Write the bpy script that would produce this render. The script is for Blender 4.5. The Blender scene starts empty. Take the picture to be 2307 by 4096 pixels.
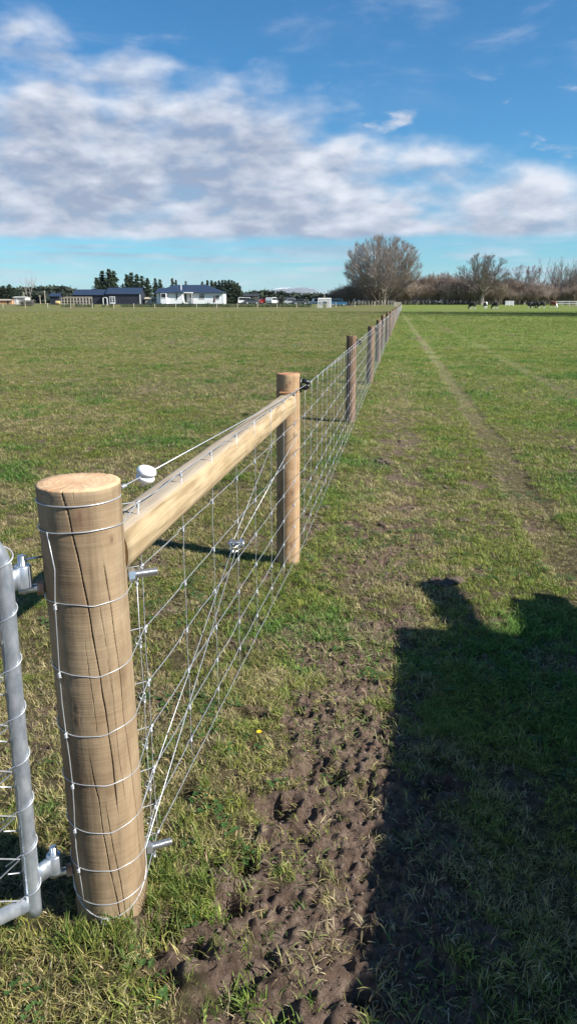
import bpy, bmesh, math, random
import numpy as np
from mathutils import Vector, Matrix
R = math.radians
rnd = random.Random(7)
rng = np.random.default_rng(11)
scene = bpy.context.scene
col = scene.collection

# ------------------------------------------------------------------ camera
CAMZ = 1.42
FPX, CX, CY, HOR = 2900.0, 1153.5, 2048.0, 1209.0       # photo pixels
PITCH = math.atan((CY - HOR) / FPX)
cd = bpy.data.cameras.new('camera')
cam = bpy.data.objects.new('camera', cd); col.objects.link(cam)
cam.location = (0, 0, CAMZ); cam.rotation_euler = (math.pi / 2 - PITCH, 0, 0)
cd.sensor_fit = 'VERTICAL'; cd.sensor_height = 36; cd.lens = 36 * FPX / 4096
cd.clip_start = 0.05; cd.clip_end = 80000
scene.camera = cam
# ------------------------------------------------------------------ light
SUN_EL, SUN_BACK = R(36), R(21)          # sun to the right and a little behind the camera
to_sun = Vector((math.cos(SUN_EL) * math.cos(SUN_BACK), -math.cos(SUN_EL) * math.sin(SUN_BACK), math.sin(SUN_EL)))
ld = bpy.data.lights.new('sun', 'SUN'); ld.energy = 5.0; ld.angle = R(0.53); ld.color = (1, 0.95, 0.87)
sun = bpy.data.objects.new('sun', ld); col.objects.link(sun)
sun.rotation_euler = (-to_sun).to_track_quat('-Z', 'Y').to_euler(); sun.location = (20, -8, 30)
scene.view_settings.view_transform = 'Standard'; scene.view_settings.look = 'None'
scene.view_settings.gamma = 1; scene.view_settings.use_curve_mapping = False
scene.view_settings.exposure = 0.95
SKY = 0.053

def build_world():
    w = bpy.data.worlds.new('World'); scene.world = w; w.use_nodes = True
    nt = w.node_tree; N = nt.nodes; L = nt.links; N.clear()
    out = N.new('ShaderNodeOutputWorld'); bg = N.new('ShaderNodeBackground'); bg.inputs[1].default_value = SKY
    L.new(bg.outputs[0], out.inputs[0])
    sky = N.new('ShaderNodeTexSky'); sky.sky_type = 'NISHITA'; sky.sun_disc = False
    sky.sun_elevation = SUN_EL; sky.sun_rotation = math.atan2(to_sun.x, to_sun.y)
    sky.air_density = 1.0; sky.dust_density = 0.25; sky.ozone_density = 1.2; sky.altitude = 60
    tc = N.new('ShaderNodeTexCoord'); D = tc.outputs['Generated']
    sep = N.new('ShaderNodeSeparateXYZ'); L.new(D, sep.inputs[0])
    X, Y, Z = sep.outputs
    def val(a, sock):
        if hasattr(a, 'links') or hasattr(a, 'is_linked'): L.new(a, sock)
        else: sock.default_value = a
    def m(op, a, b=0.0, c=0.0, clamp=False):
        n = N.new('ShaderNodeMath'); n.operation = op; n.use_clamp = clamp
        val(a, n.inputs[0]); val(b, n.inputs[1]); val(c, n.inputs[2]); return n.outputs[0]
    def ss(x, a, b):                          # smoothstep
        n = N.new('ShaderNodeMapRange'); n.interpolation_type = 'SMOOTHSTEP'
        val(x, n.inputs[0]); val(a, n.inputs[1]); val(b, n.inputs[2]); return n.outputs[0]
    def noise(scale, sz, off=(0, 0, 0), detail=6, rough=.55, dist=0.0):
        mp = N.new('ShaderNodeMapping'); L.new(D, mp.inputs[0])
        mp.inputs['Scale'].default_value = (scale, scale, scale * sz); mp.inputs['Location'].default_value = off
        n = N.new('ShaderNodeTexNoise'); n.inputs['Scale'].default_value = 1; n.inputs['Detail'].default_value = detail
        n.inputs['Roughness'].default_value = rough; n.inputs['Distortion'].default_value = dist
        L.new(mp.outputs[0], n.inputs[0]); return n.outputs[0]
    def mix(f, a, b):
        n = N.new('ShaderNodeMix'); n.data_type = 'RGBA'
        val(f, n.inputs[0])
        for s, v in ((n.inputs[6], a), (n.inputs[7], b)):
            if isinstance(v, tuple): s.default_value = (*v, 1)
            else: L.new(v, s)
        return n.outputs[2]
    az = m('MULTIPLY', X, 1.0)
    # bank of altocumulus: upper limit falls from left to right
    th = m('TANH', m('MULTIPLY', m('SUBTRACT', az, 0.045), 8.0))
    top = m('MULTIPLY_ADD', th, -0.058, 0.212)
    big = noise(6.0, 2.0, (3.1, 0.7, 1.2), 4, .5)
    fine = noise(11.5, 2.2, (7.3, 1.1, 4.2), 6, .50, .12)
    bh = m('ADD', m('MULTIPLY', m('SUBTRACT', big, .5), 0.17), m('MULTIPLY', m('SUBTRACT', fine, .5), .13))
    edge = m('ADD', m('SUBTRACT', top, Z), bh)
    up = ss(edge, -0.014, 0.055)
    lob = m('ADD', m('MULTIPLY', m('SUBTRACT', fine, .5), .016), m('MULTIPLY', m('SUBTRACT', big, .5), .02))
    low = ss(m('ADD', Z, lob), 0.071, 0.086)
    gaps = m('MULTIPLY_ADD', ss(fine, .26, .50), .32, .68)
    mott = noise(24, 2.5, (2.2, 6.1, 3.0), 5, .52, .15)
    bank = m('MULTIPLY', m('MULTIPLY', up, low), gaps)
    bank = m('MULTIPLY', bank, m('MULTIPLY_ADD', ss(mott, .28, .50), .14, .86))
    # loose puffs and a thin veil above
    pf = noise(13, 2.4, (1.7, 9.1, 2.3), 8, .58, .3)
    pband = m('MULTIPLY', ss(Z, .1, .15), m('SUBTRACT', 1.0, ss(Z, .215, .27)))
    puffs = m('MULTIPLY', ss(pf, .55, .70), m('MULTIPLY', pband, .75))
    vn = noise(6, 3.2, (5.5, 2.2, 8.0), 8, .62, .6)
    veil = m('MULTIPLY', ss(vn, .47, .80), m('MULTIPLY', ss(Z, .2, .28), .42))
    # streaks of stratus low down
    st = noise(7, 11, (0.4, 3.3, 0.9), 7, .55, .25)
    sband = m('MULTIPLY', ss(Z, -.02, .012), m('SUBTRACT', 1.0, ss(Z, .06, .085)))
    streak = m('MULTIPLY', ss(st, .42, .66), m('MULTIPLY', sband, .6))
    hz = m('MULTIPLY', m('SUBTRACT', 1.0, ss(Z, 0.0, .04)), .30)
    cov = m('MAXIMUM', m('MAXIMUM', bank, puffs), m('MAXIMUM', veil, m('MAXIMUM', streak, hz)), clamp=True)
    # relief: the same noise sampled a little towards the light
    fine2 = noise(11.5, 2.2, (7.3 + .14, 1.1, 4.2 + .45), 6, .50, .12)
    rel = m('MULTIPLY', m('SUBTRACT', fine, fine2), 2.1)
    rel = m('ADD', rel, m('MULTIPLY', m('SUBTRACT', 1.0, ss(edge, .0, .085)), .50))
    rel = m('ADD', rel, m('MULTIPLY', m('SUBTRACT', big, .5), .8))
    rel = m('ADD', rel, m('MULTIPLY', m('SUBTRACT', mott, .5), 1.45))
    rel = m('ADD', rel, m('MULTIPLY', ss(X, -.1, .4), .10))
    lit = m('ADD', rel, .27, clamp=True)
    k = 1.0 / SKY
    cloud = mix(lit, (.160 * k, .196 * k, .275 * k), (.415 * k, .437 * k, .485 * k))
    skyc = N.new('ShaderNodeHueSaturation'); skyc.inputs['Saturation'].default_value = 1.12
    skyc.inputs['Value'].default_value = 0.92; L.new(sky.outputs[0], skyc.inputs['Color'])
    tn = N.new('ShaderNodeMix'); tn.data_type = 'RGBA'; tn.blend_type = 'MULTIPLY'; tn.inputs[0].default_value = 1
    L.new(skyc.outputs[0], tn.inputs[6]); tn.inputs[7].default_value = (.30, 1.0, 1.40, 1)
    L.new(mix(cov, tn.outputs[2], cloud), bg.inputs[0])
build_world()

# ------------------------------------------------------------------ helpers
def W(px, py, Y):
    """photo pixel + distance -> world point on that ray"""
    dy = py - CY; c, s = math.cos(PITCH), math.sin(PITCH)
    fwd = FPX * c - dy * s; down = FPX * s + dy * c
    return Vector(((px - CX) * Y / fwd, Y, CAMZ - Y * down / fwd))
def Gd(px, py, z=0.0):
    """photo pixel -> point on the plane at height z"""
    dy = py - CY; c, s = math.cos(PITCH), math.sin(PITCH)
    fwd = FPX * c - dy * s; down = FPX * s + dy * c
    Y = (CAMZ - z) * fwd / down
    return Vector(((px - CX) * Y / fwd, Y, z))
def XP(px, Y): return (px - CX) / 3018.0 * Y
def ZP(py, Y): return W(CX, py, Y).z

def _h(ix, iy, s):
    n = (ix.astype(np.int64) * 374761393 + iy.astype(np.int64) * 668265263 + s * 974711) & 0x7fffffff
    n = ((n ^ (n >> 13)) * 1274126177) & 0x7fffffff
    return ((n ^ (n >> 16)) & 0xffff) / 65535.0
def vnoise(x, y, s=0):
    x = np.asarray(x, float); y = np.asarray(y, float)
    ix = np.floor(x); iy = np.floor(y); fx = x - ix; fy = y - iy
    fx = fx * fx * (3 - 2 * fx); fy = fy * fy * (3 - 2 * fy)
    a = _h(ix, iy, s); b = _h(ix + 1, iy, s); c = _h(ix, iy + 1, s); d = _h(ix + 1, iy + 1, s)
    return (a * (1 - fx) + b * fx) * (1 - fy) + (c * (1 - fx) + d * fx) * fy
def fbm(x, y, o=4, s=0, g=.5):
    v = 0; a = 1; t = 0
    for i in range(o):
        v = v + a * vnoise(x * 2 ** i + 17.3 * i, y * 2 ** i - 9.1 * i, s + i); t += a; a *= g
    return v / t
def sstep(x, a, b):
    t = np.clip((x - a) / (b - a), 0, 1); return t * t * (3 - 2 * t)

class MB:
    def __init__(s): s.v = []; s.f = []; s.mi = []; s.cur = 0
    def quad(s, *p):
        b = len(s.v); s.v += [tuple(q) for q in p]; s.f.append(tuple(range(b, b + len(p)))); s.mi.append(s.cur); return s
    def box(s, x0, x1, y0, y1, z0, z1, M=None):
        b = len(s.v)
        P = [Vector((x, y, z)) for z in (z0, z1) for y in (y0, y1) for x in (x0, x1)]
        if M is not None: P = [M @ p for p in P]
        s.v += [tuple(p) for p in P]
        for q in ((0, 2, 3, 1), (4, 5, 7, 6), (0, 1, 5, 4), (2, 6, 7, 3), (0, 4, 6, 2), (1, 3, 7, 5)):
            s.f.append(tuple(b + i for i in q)); s.mi.append(s.cur)
        return s
    def prism(s, poly, y0, y1, M=None):
        """poly in (x,z), extruded along y"""
        b = len(s.v); n = len(poly)
        P = [Vector((x, y0, z)) for x, z in poly] + [Vector((x, y1, z)) for x, z in poly]
        if M is not None: P = [M @ p for p in P]
        s.v += [tuple(p) for p in P]
        s.f.append(tuple(range(b, b + n))); s.f.append(tuple(range(b + 2 * n - 1, b + n - 1, -1))); s.mi += [s.cur] * 2
        for i in range(n):
            j = (i + 1) % n; s.f.append((b + i, b + n + i, b + n + j, b + j)); s.mi.append(s.cur)
        return s
    def tube(s, pts, r, n=6, cap=True, closed=False):
        pts = [Vector(p) for p in pts]; k = len(pts)
        if k < 2: return s
        rs = r if isinstance(r, (list, tuple)) else [r] * k
        b = len(s.v); u = None
        for i, p in enumerate(pts):
            if closed: t = pts[(i + 1) % k] - pts[i - 1]
            else: t = pts[min(i + 1, k - 1)] - pts[max(i - 1, 0)]
            if t.length < 1e-9: t = Vector((0, 0, 1))
            t.normalize()
            if u is None:
                u = t.orthogonal().normalized()
            else:
                u = u - t * u.dot(t)
                u = u.normalized() if u.length > 1e-6 else t.orthogonal().normalized()
            w = t.cross(u)
            for j in range(n):
                a = 2 * math.pi * j / n
                s.v.append(tuple(p + (u * math.cos(a) + w * math.sin(a)) * rs[i]))
        rows = k if closed else k - 1
        for i in range(rows):
            i2 = (i + 1) % k
            for j in range(n):
                j2 = (j + 1) % n
                s.f.append((b + i * n + j, b + i * n + j2, b + i2 * n + j2, b + i2 * n + j)); s.mi.append(s.cur)
        if cap and not closed:
            s.f.append(tuple(b + j for j in range(n - 1, -1, -1))); s.f.append(tuple(b + (k - 1) * n + j for j in range(n)))
            s.mi += [s.cur] * 2
        return s
    def lathe(s, prof, n=16, M=None):
        """prof: (r, z) list, capped at both ends"""
        b = len(s.v)
        for r, z in prof:
            for j in range(n):
                a = 2 * math.pi * j / n; p = Vector((r * math.cos(a), r * math.sin(a), z))
                s.v.append(tuple(M @ p if M is not None else p))
        for i in range(len(prof) - 1):
            for j in range(n):
                j2 = (j + 1) % n
                s.f.append((b + i * n + j, b + i * n + j2, b + (i + 1) * n + j2, b + (i + 1) * n + j)); s.mi.append(s.cur)
        s.f.append(tuple(b + j for j in range(n - 1, -1, -1))); s.f.append(tuple(b + (len(prof) - 1) * n + j for j in range(n)))
        s.mi += [s.cur] * 2
        return s
    def mesh(s, name, mats, smooth=False):
        me = bpy.data.meshes.new(name); me.from_pydata(s.v, [], s.f)
        for m_ in (mats if isinstance(mats, (list, tuple)) else [mats]): me.materials.append(m_)
        me.polygons.foreach_set('material_index', s.mi)
        if smooth: me.polygons.foreach_set('use_smooth', [True] * len(s.f))
        me.update(); return me
    def build(s, name, mats, parent=None, smooth=False):
        return link(name, s.mesh(name, mats, smooth), parent)

def link(name, me, parent=None, loc=None, rz=0, sc=None):
    o = bpy.data.objects.new(name, me); col.objects.link(o)
    if parent is not None: o.parent = parent
    if loc is not None: o.location = loc
    if rz: o.rotation_euler = (0, 0, rz)
    if sc is not None: o.scale = sc if isinstance(sc, (tuple, list)) else (sc,) * 3
    return o
def tag(o, label=None, cat=None, group=None, kind=None):
    if label: o['label'] = label
    if cat: o['category'] = cat
    if group: o['group'] = group
    if kind: o['kind'] = kind
    return o
def thing(name, label, cat, loc=(0, 0, 0), rz=0, group=None, sc=1):
    o = link(name, None, None, loc, rz, sc); o.empty_display_size = .2
    return tag(o, label, cat, group)
def dup(root, loc, rz=0, sc=1, label=None, group=None):
    r = root.copy(); col.objects.link(r); r.location = loc; r.rotation_euler = (0, 0, rz)
    r.scale = (sc,) * 3 if not isinstance(sc, (tuple, list)) else sc
    if label: r['label'] = label
    if group: r['group'] = group
    for ch in root.children:
        c = ch.copy(); col.objects.link(c); c.parent = r
        for g in ch.children:
            d = g.copy(); col.objects.link(d); d.parent = c
    return r

# ------------------------------------------------------------------ materials
def mat(name, c1, c2=None, scale=5, rough=.7, metal=0.0, bump=0.0, stretch=(1, 1, 1), detail=5, c3=None, spec=.5, coord='Object', lo=.35, hi=.65):
    m = bpy.data.materials.new(name); m.use_nodes = True
    nt = m.node_tree; N = nt.nodes; L = nt.links
    p = N['Principled BSDF']; p.inputs['Roughness'].default_value = rough; p.inputs['Metallic'].default_value = metal
    p.inputs['Specular IOR Level'].default_value = spec
    if c2 is None:
        p.inputs['Base Color'].default_value = (*c1, 1)
        if not bump: return m
    tc = N.new('ShaderNodeTexCoord'); mp = N.new('ShaderNodeMapping'); mp.inputs['Scale'].default_value = stretch
    L.new(tc.outputs[coord], mp.inputs[0])
    n = N.new('ShaderNodeTexNoise'); n.inputs['Scale'].default_value = scale; n.inputs['Detail'].default_value = detail
    n.inputs['Roughness'].default_value = .6
    L.new(mp.outputs[0], n.inputs[0])
    if c2 is not None:
        cr = N.new('ShaderNodeValToRGB'); e = cr.color_ramp.elements
        e[0].position = lo; e[0].color = (*c1, 1); e[1].position = hi; e[1].color = (*c2, 1)
        if c3: x = cr.color_ramp.elements.new(.5 * (lo + hi)); x.color = (*c3, 1)
        L.new(n.outputs[0], cr.inputs[0]); L.new(cr.outputs[0], p.inputs['Base Color'])
    if bump:
        b = N.new('ShaderNodeBump'); b.inputs['Strength'].default_value = 1; b.inputs['Distance'].default_value = bump
        L.new(n.outputs[0], b.inputs['Height']); L.new(b.outputs[0], p.inputs['Normal'])
    return m

M = {}
M['galv'] = mat('galvanised tube', (.34, .39, .45), (.60, .64, .69), 45, .34, .7, .0006, detail=6, stretch=(1, 1, .5))
M['zinc'] = mat('bright zinc', (.62, .63, .64), (.74, .75, .75), 60, .28, .9)
M['wire'] = mat('galvanised wire', (.42, .44, .46), (.57, .58, .59), 30, .42, .55)
M['nut'] = mat('rusty nut', (.35, .15, .07), (.52, .38, .28), 60, .55, .5)
M['white_plastic'] = mat('white glazed insulator', (.82, .82, .82), rough=.25)
M['black_plastic'] = mat('black plastic', (.012, .012, .013), rough=.35)
M['rail'] = mat('sawn rail timber', (.40, .27, .13), (.62, .48, .28), 3.5, .75, 0, .002, (1, 1, 1), 8, c3=(.54, .40, .22))
M['white'] = mat('white painted', (.74, .74, .73), (.80, .80, .79), 3, .6)
M['wall'] = mat('white weatherboard', (.72, .73, .74), (.80, .80, .80), 2, .6)
M['navyroof'] = mat('dark blue roof', (.022, .036, .065), (.030, .047, .082), 2, .45)
M['navy'] = mat('navy cladding', (.016, .020, .034), (.026, .030, .045), 2, .6)
M['dark'] = mat('dark cladding', (.022, .023, .026), (.036, .036, .038), 2, .65)
M['glass'] = mat('window glass', (.012, .016, .022), rough=.08)
M['cream'] = mat('cream cladding', (.52, .48, .38), (.60, .56, .46), 3, .7)
M['timber'] = mat('pale weathered timber', (.36, .31, .24), (.50, .45, .36), 4, .8)
M['straw'] = mat('straw bale', (.42, .30, .13), (.60, .45, .22), 20, .9, 0, .02)
M['bark'] = mat('grey bark', (.18, .15, .125), (.30, .26, .23), 1.5, .9)
M['twig'] = mat('grey brown twigs', (.28, .235, .205), (.40, .34, .30), .8, .9)
M['willow'] = mat('reddish willow stems', (.23, .175, .135), (.345, .275, .22), .6, .9)
M['willowdark'] = mat('grey willow stems', (.20, .15, .12), (.31, .24, .20), .6, .9)
M['needle'] = mat('conifer needles', (.012, .026, .012), (.034, .058, .026), .9, .85)
M['hedge'] = mat('hedge leaves', (.025, .05, .018), (.06, .095, .035), 3, .8)
M['wood_far'] = mat('distant wood', (.018, .030, .020), (.045, .062, .036), .12, .95)
M['hill'] = mat('green hill pasture', (.06, .11, .03), (.10, .15, .05), .05, .95)
M['red'] = mat('red car paint', (.35, .02, .02), rough=.25)
M['blue'] = mat('blue car paint', (.03, .12, .22), rough=.25)
M['silver'] = mat('silver car paint', (.55, .57, .60), rough=.25, metal=.3)
M['grey'] = mat('dark grey car paint', (.06, .07, .08), rough=.25)
M['tyre'] = mat('tyre rubber', (.018, .018, .018), rough=.85)
M['concrete'] = mat('pale concrete', (.50, .49, .46), (.60, .59, .56), 2, .85)
M['orange'] = mat('faded orange timber', (.45, .22, .10), (.55, .32, .18), 2, .8)
M['clod'] = mat('dry soil clod', (.05, .034, .025), (.12, .085, .065), 30, .95, 0, .004)
M['yellow'] = mat('yellow petals', (.80, .52, .01), rough=.6)
M['steel'] = mat('grey steel trailer', (.22, .23, .24), (.32, .33, .34), 6, .5, .5)

def wood_mat(name, c_dark, c_mid, c_light, stain=.5, knots=(), marks=1.0):
    """round post: long grain, peeler rings, stains; 'crack' attribute darkens the dirt in the splits"""
    m = bpy.data.materials.new(name); m.use_nodes = True
    nt = m.node_tree; N = nt.nodes; L = nt.links; p = N['Principled BSDF']
    p.inputs['Roughness'].default_value = .78; p.inputs['Specular IOR Level'].default_value = .25
    tc = N.new('ShaderNodeTexCoord')
    def noise(sc, st, det=6, rg=.6, dist=0):
        mp = N.new('ShaderNodeMapping'); mp.inputs['Scale'].default_value = st; L.new(tc.outputs['Object'], mp.inputs[0])
        n = N.new('ShaderNodeTexNoise'); n.inputs['Scale'].default_value = sc; n.inputs['Detail'].default_value = det
        n.inputs['Roughness'].default_value = rg; n.inputs['Distortion'].default_value = dist
        L.new(mp.outputs[0], n.inputs[0]); return n.outputs[0]
    def ramp(f, stops):
        cr = N.new('ShaderNodeValToRGB'); e = cr.color_ramp.elements
        while len(e) < len(stops): e.new(.5)
        for i, (q, c) in enumerate(stops): e[i].position = q; e[i].color = (*c, 1)
        L.new(f, cr.inputs[0]); return cr.outputs[0]
    def mix(f, a, b, mode='MIX'):
        n = N.new('ShaderNodeMix'); n.data_type = 'RGBA'; n.blend_type = mode
        if isinstance(f, float): n.inputs[0].default_value = f
        else: L.new(f, n.inputs[0])
        for s_, v in ((n.inputs[6], a), (n.inputs[7], b)):
            if isinstance(v, tuple): s_.default_value = (*v, 1)
            else: L.new(v, s_)
        return n.outputs[2]
    grain = noise(26, (1, 1, .06), 7, .65, .2)
    broad = noise(7, (1, 1, .45), 5, .6, .4)
    rings = noise(9, (.6, .6, 17), 4, .7)
    base = ramp(broad, [(.3, c_dark), (.5, c_mid), (.68, c_light)])
    g = ramp(grain, [(.32, (.62, .60, .57)), (.52, (1, 1, 1)), (.8, (1.12, 1.1, 1.06))])
    base = mix(1.0, base, g, 'MULTIPLY')
    rr = ramp(rings, [(.32, (.78, .76, .74)), (.46, (1, 1, 1))])
    base = mix(.38 * marks, base, rr, 'MULTIPLY')
    blot = noise(11, (1, 1, .8), 3, .5)
    base = mix(.55, base, ramp(blot, [(.60, (1, 1, 1)), (.76, (.52, .47, .42))]), 'MULTIPLY')
    at = N.new('ShaderNodeAttribute'); at.attribute_name = 'crack'
    base = mix(at.outputs['Fac'], base, (.035, .02, .012))
    at2 = N.new('ShaderNodeAttribute'); at2.attribute_name = 'knot'
    base = mix(at2.outputs['Fac'], base, (.11, .055, .035))
    L.new(base, p.inputs['Base Color'])
    b = N.new('ShaderNodeBump'); b.inputs['Distance'].default_value = .0014
    ad = N.new('ShaderNodeMath'); ad.operation = 'ADD'; L.new(grain, ad.inputs[0]); L.new(rings, ad.inputs[1])
    L.new(ad.outputs[0], b.inputs['Height']); L.new(b.outputs[0], p.inputs['Normal'])
    return m
def endgrain_mat(name, c1, c2, c3):
    m = bpy.data.materials.new(name); m.use_nodes = True
    nt = m.node_tree; N = nt.nodes; L = nt.links; p = N['Principled BSDF']; p.inputs['Roughness'].default_value = .85
    p.inputs['Specular IOR Level'].default_value = .2
    tc = N.new('ShaderNodeTexCoord'); mp = N.new('ShaderNodeMapping'); L.new(tc.outputs['Object'], mp.inputs[0])
    mp.inputs['Scale'].default_value = (1, 1, 0)
    wv = N.new('ShaderNodeTexWave'); wv.wave_type = 'RINGS'; wv.rings_direction = 'Z'; wv.inputs['Scale'].default_value = 26
    wv.inputs['Distortion'].default_value = 3.5; wv.inputs['Detail'].default_value = 3; L.new(mp.outputs[0], wv.inputs[0])
    n = N.new('ShaderNodeTexNoise'); n.inputs['Scale'].default_value = 16; n.inputs['Detail'].default_value = 6; L.new(tc.outputs['Object'], n.inputs[0])
    cr = N.new('ShaderNodeValToRGB'); e = cr.color_ramp.elements
    e[0].position = .3; e[0].color = (*c1, 1); e[1].position = .7; e[1].color = (*c2, 1)
    L.new(n.outputs[0], cr.inputs[0])
    mx = N.new('ShaderNodeMix'); mx.data_type = 'RGBA'; mx.blend_type = 'MULTIPLY'; mx.inputs[0].default_value = .45
    c4 = N.new('ShaderNodeValToRGB'); q = c4.color_ramp.elements; q[0].color = (*c3, 1); q[1].color = (1, 1, 1, 1)
    L.new(wv.outputs[0], c4.inputs[0]); L.new(cr.outputs[0], mx.inputs[6]); L.new(c4.outputs[0], mx.inputs[7])
    L.new(mx.outputs[2], p.inputs['Base Color'])
    b = N.new('ShaderNodeBump'); b.inputs['Distance'].default_value = .002; L.new(n.outputs[0], b.inputs['Height']); L.new(b.outputs[0], p.inputs['Normal'])
    return m
M['post'] = wood_mat('fresh pine post', (.155, .105, .062), (.260, .188, .114), (.340, .258, .164))
M['post_end'] = endgrain_mat('pine end grain', (.50, .31, .17), (.64, .48, .30), (.78, .58, .46))
M['post2'] = wood_mat('orange pine post', (.26, .155, .082), (.37, .245, .138), (.44, .32, .195), marks=.6)
M['post2_end'] = endgrain_mat('orange end grain', (.36, .18, .10), (.52, .30, .17), (.7, .5, .4))
M['post3'] = wood_mat('weathered pine post', (.10, .060, .038), (.185, .115, .072), (.27, .18, .12), marks=.3)
M['post3_end'] = endgrain_mat('weathered end grain', (.14, .08, .05), (.24, .15, .10), (.7, .6, .5))

# ------------------------------------------------------------------ terrain
FS = 0.153                                  # fence runs away at this x per y
def fence_x(y): return FS * (y - 3.89)
hoof = []
hr = random.Random(5)
for i in range(46):
    y = hr.uniform(.95, 2.3); x = -.12 + .22 * (y - 1.3) + hr.gauss(0, .26)
    hoof.append((x, y, hr.uniform(.03, .058), hr.uniform(.018, .046), hr.uniform(0, 3.1)))
for i in range(26):
    y = hr.uniform(2.3, 5.2); x = .22 + .16 * (y - 2.3) + hr.gauss(0, .28)
    hoof.append((x, y, hr.uniform(.03, .05), hr.uniform(.01, .025), hr.uniform(0, 3.1)))
def mud_mask(x, y):
    xc = .05 + .20 * (y - 1.15)
    w = .46 - .11 * (y - 1.0)
    w = np.clip(w, .16, .8)
    core = 1 - sstep(np.abs(x - xc) / w, .35, 1.15)
    fade = 1 - .40 * sstep(y, 1.6, 3.2) - .60 * sstep(y, 3.6, 6.5)
    n = fbm(x * 8.5, y * 8.5, 4, 31, .6)
    a = sstep(core * fade + (n - .5) * 2.3, .32, .62)
    spots = sstep(fbm(x * 2.6 + 4, y * 2.6, 4, 44), .655, .73) * (1 - sstep(y, 5, 9)) * .8
    gate = sstep(fbm(x * 6 + 1, y * 6, 3, 71), .56, .68) * (1 - sstep(np.hypot(x + .75, y - 2.0), .2, .8)) * .9
    path = .85 * sstep(fbm(x * 5.1, y * 4.2, 4, 52), .50, .66) * (1 - sstep(np.abs(x - (.55 + .155 * (y - 3.8))), .12, .42)) * sstep(y, 2.4, 3.2) * (1 - sstep(y, 7, 13))
    return np.clip(np.maximum(np.maximum(a, spots), np.maximum(gate, path)), 0, 1)
def track_mask(x, y):
    wob = .10 * (fbm(y * .35, y * 0 + 2.0, 3, 61) - .5)
    t1 = 1.73 + .14 * (y - 4.58) + wob
    t2 = t1 + 1.78
    j = .10 * (fbm(x * 5, y * 5, 3, 67) - .5)
    a = 1 - sstep(np.abs(x - t1 + j), .08, .18); b = .8 - .8 * sstep(np.abs(x - t2 + j), .07, .19)
    n = .25 + 1.5 * (fbm(x * 4, y * 2.0, 4, 63) - .22)
    return np.clip(np.maximum(a, b * .7) * n, 0, 1) * sstep(y, 1.5, 3)
def gh(x, y):
    x = np.asarray(x, float); y = np.asarray(y, float)
    near = 1 - sstep(y, 14, 30)
    near2 = 1 - sstep(np.hypot(x, y - 1), 3.0, 7.5)
    m = mud_mask(x, y)
    z = (fbm(x * .9, y * .9, 3, 3) - .5) * .05 * near
    z = z + (fbm(x * 7, y * 7, 4, 9) - .5) * .022 * near2
    rid = 1 - np.abs(2 * fbm(x * 9, y * 9, 3, 15) - 1)
    rid2 = 1 - np.abs(2 * fbm(x * 24, y * 24, 3, 19) - 1)
    z = z + m * near2 * ((rid - .75) * .016 + (rid2 - .7) * .024 + (1 - 2 * np.abs(fbm(x * 42, y * 42, 2, 25) - .5)) * .016 + (fbm(x * 66, y * 66, 1, 23) - .5) * .022 - .018)
    for hx, hy, rr, dp, an in hoof:
        sel = (np.abs(x - hx) < .2) & (np.abs(y - hy) < .2)
        if not np.any(sel): continue
        u = (x - hx) * math.cos(an) + (y - hy) * math.sin(an); v = -(x - hx) * math.sin(an) + (y - hy) * math.cos(an)
        q = np.sqrt((u / 1.25) ** 2 + v * v) / rr
        z = z + np.where(sel, -dp * (1 - sstep(q, .35, 1.0)) + .20 * dp * np.exp(-((q - 1.22) / .25) ** 2) * .5, 0)
    z = z - .022 * track_mask(x, y) * (1 - sstep(y, 12, 25))
    # flatten at the posts
    z = z + (.9 * sstep(y, 187, 197) * (1 - sstep(x, 0, 16)) + .75 * sstep(y, 168, 200) * sstep(x, 2, 22)) * (1 - sstep(y, 2500, 4000))
    return z
def ghs(x, y): return float(gh(np.array([x]), np.array([y]))[0])

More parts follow.
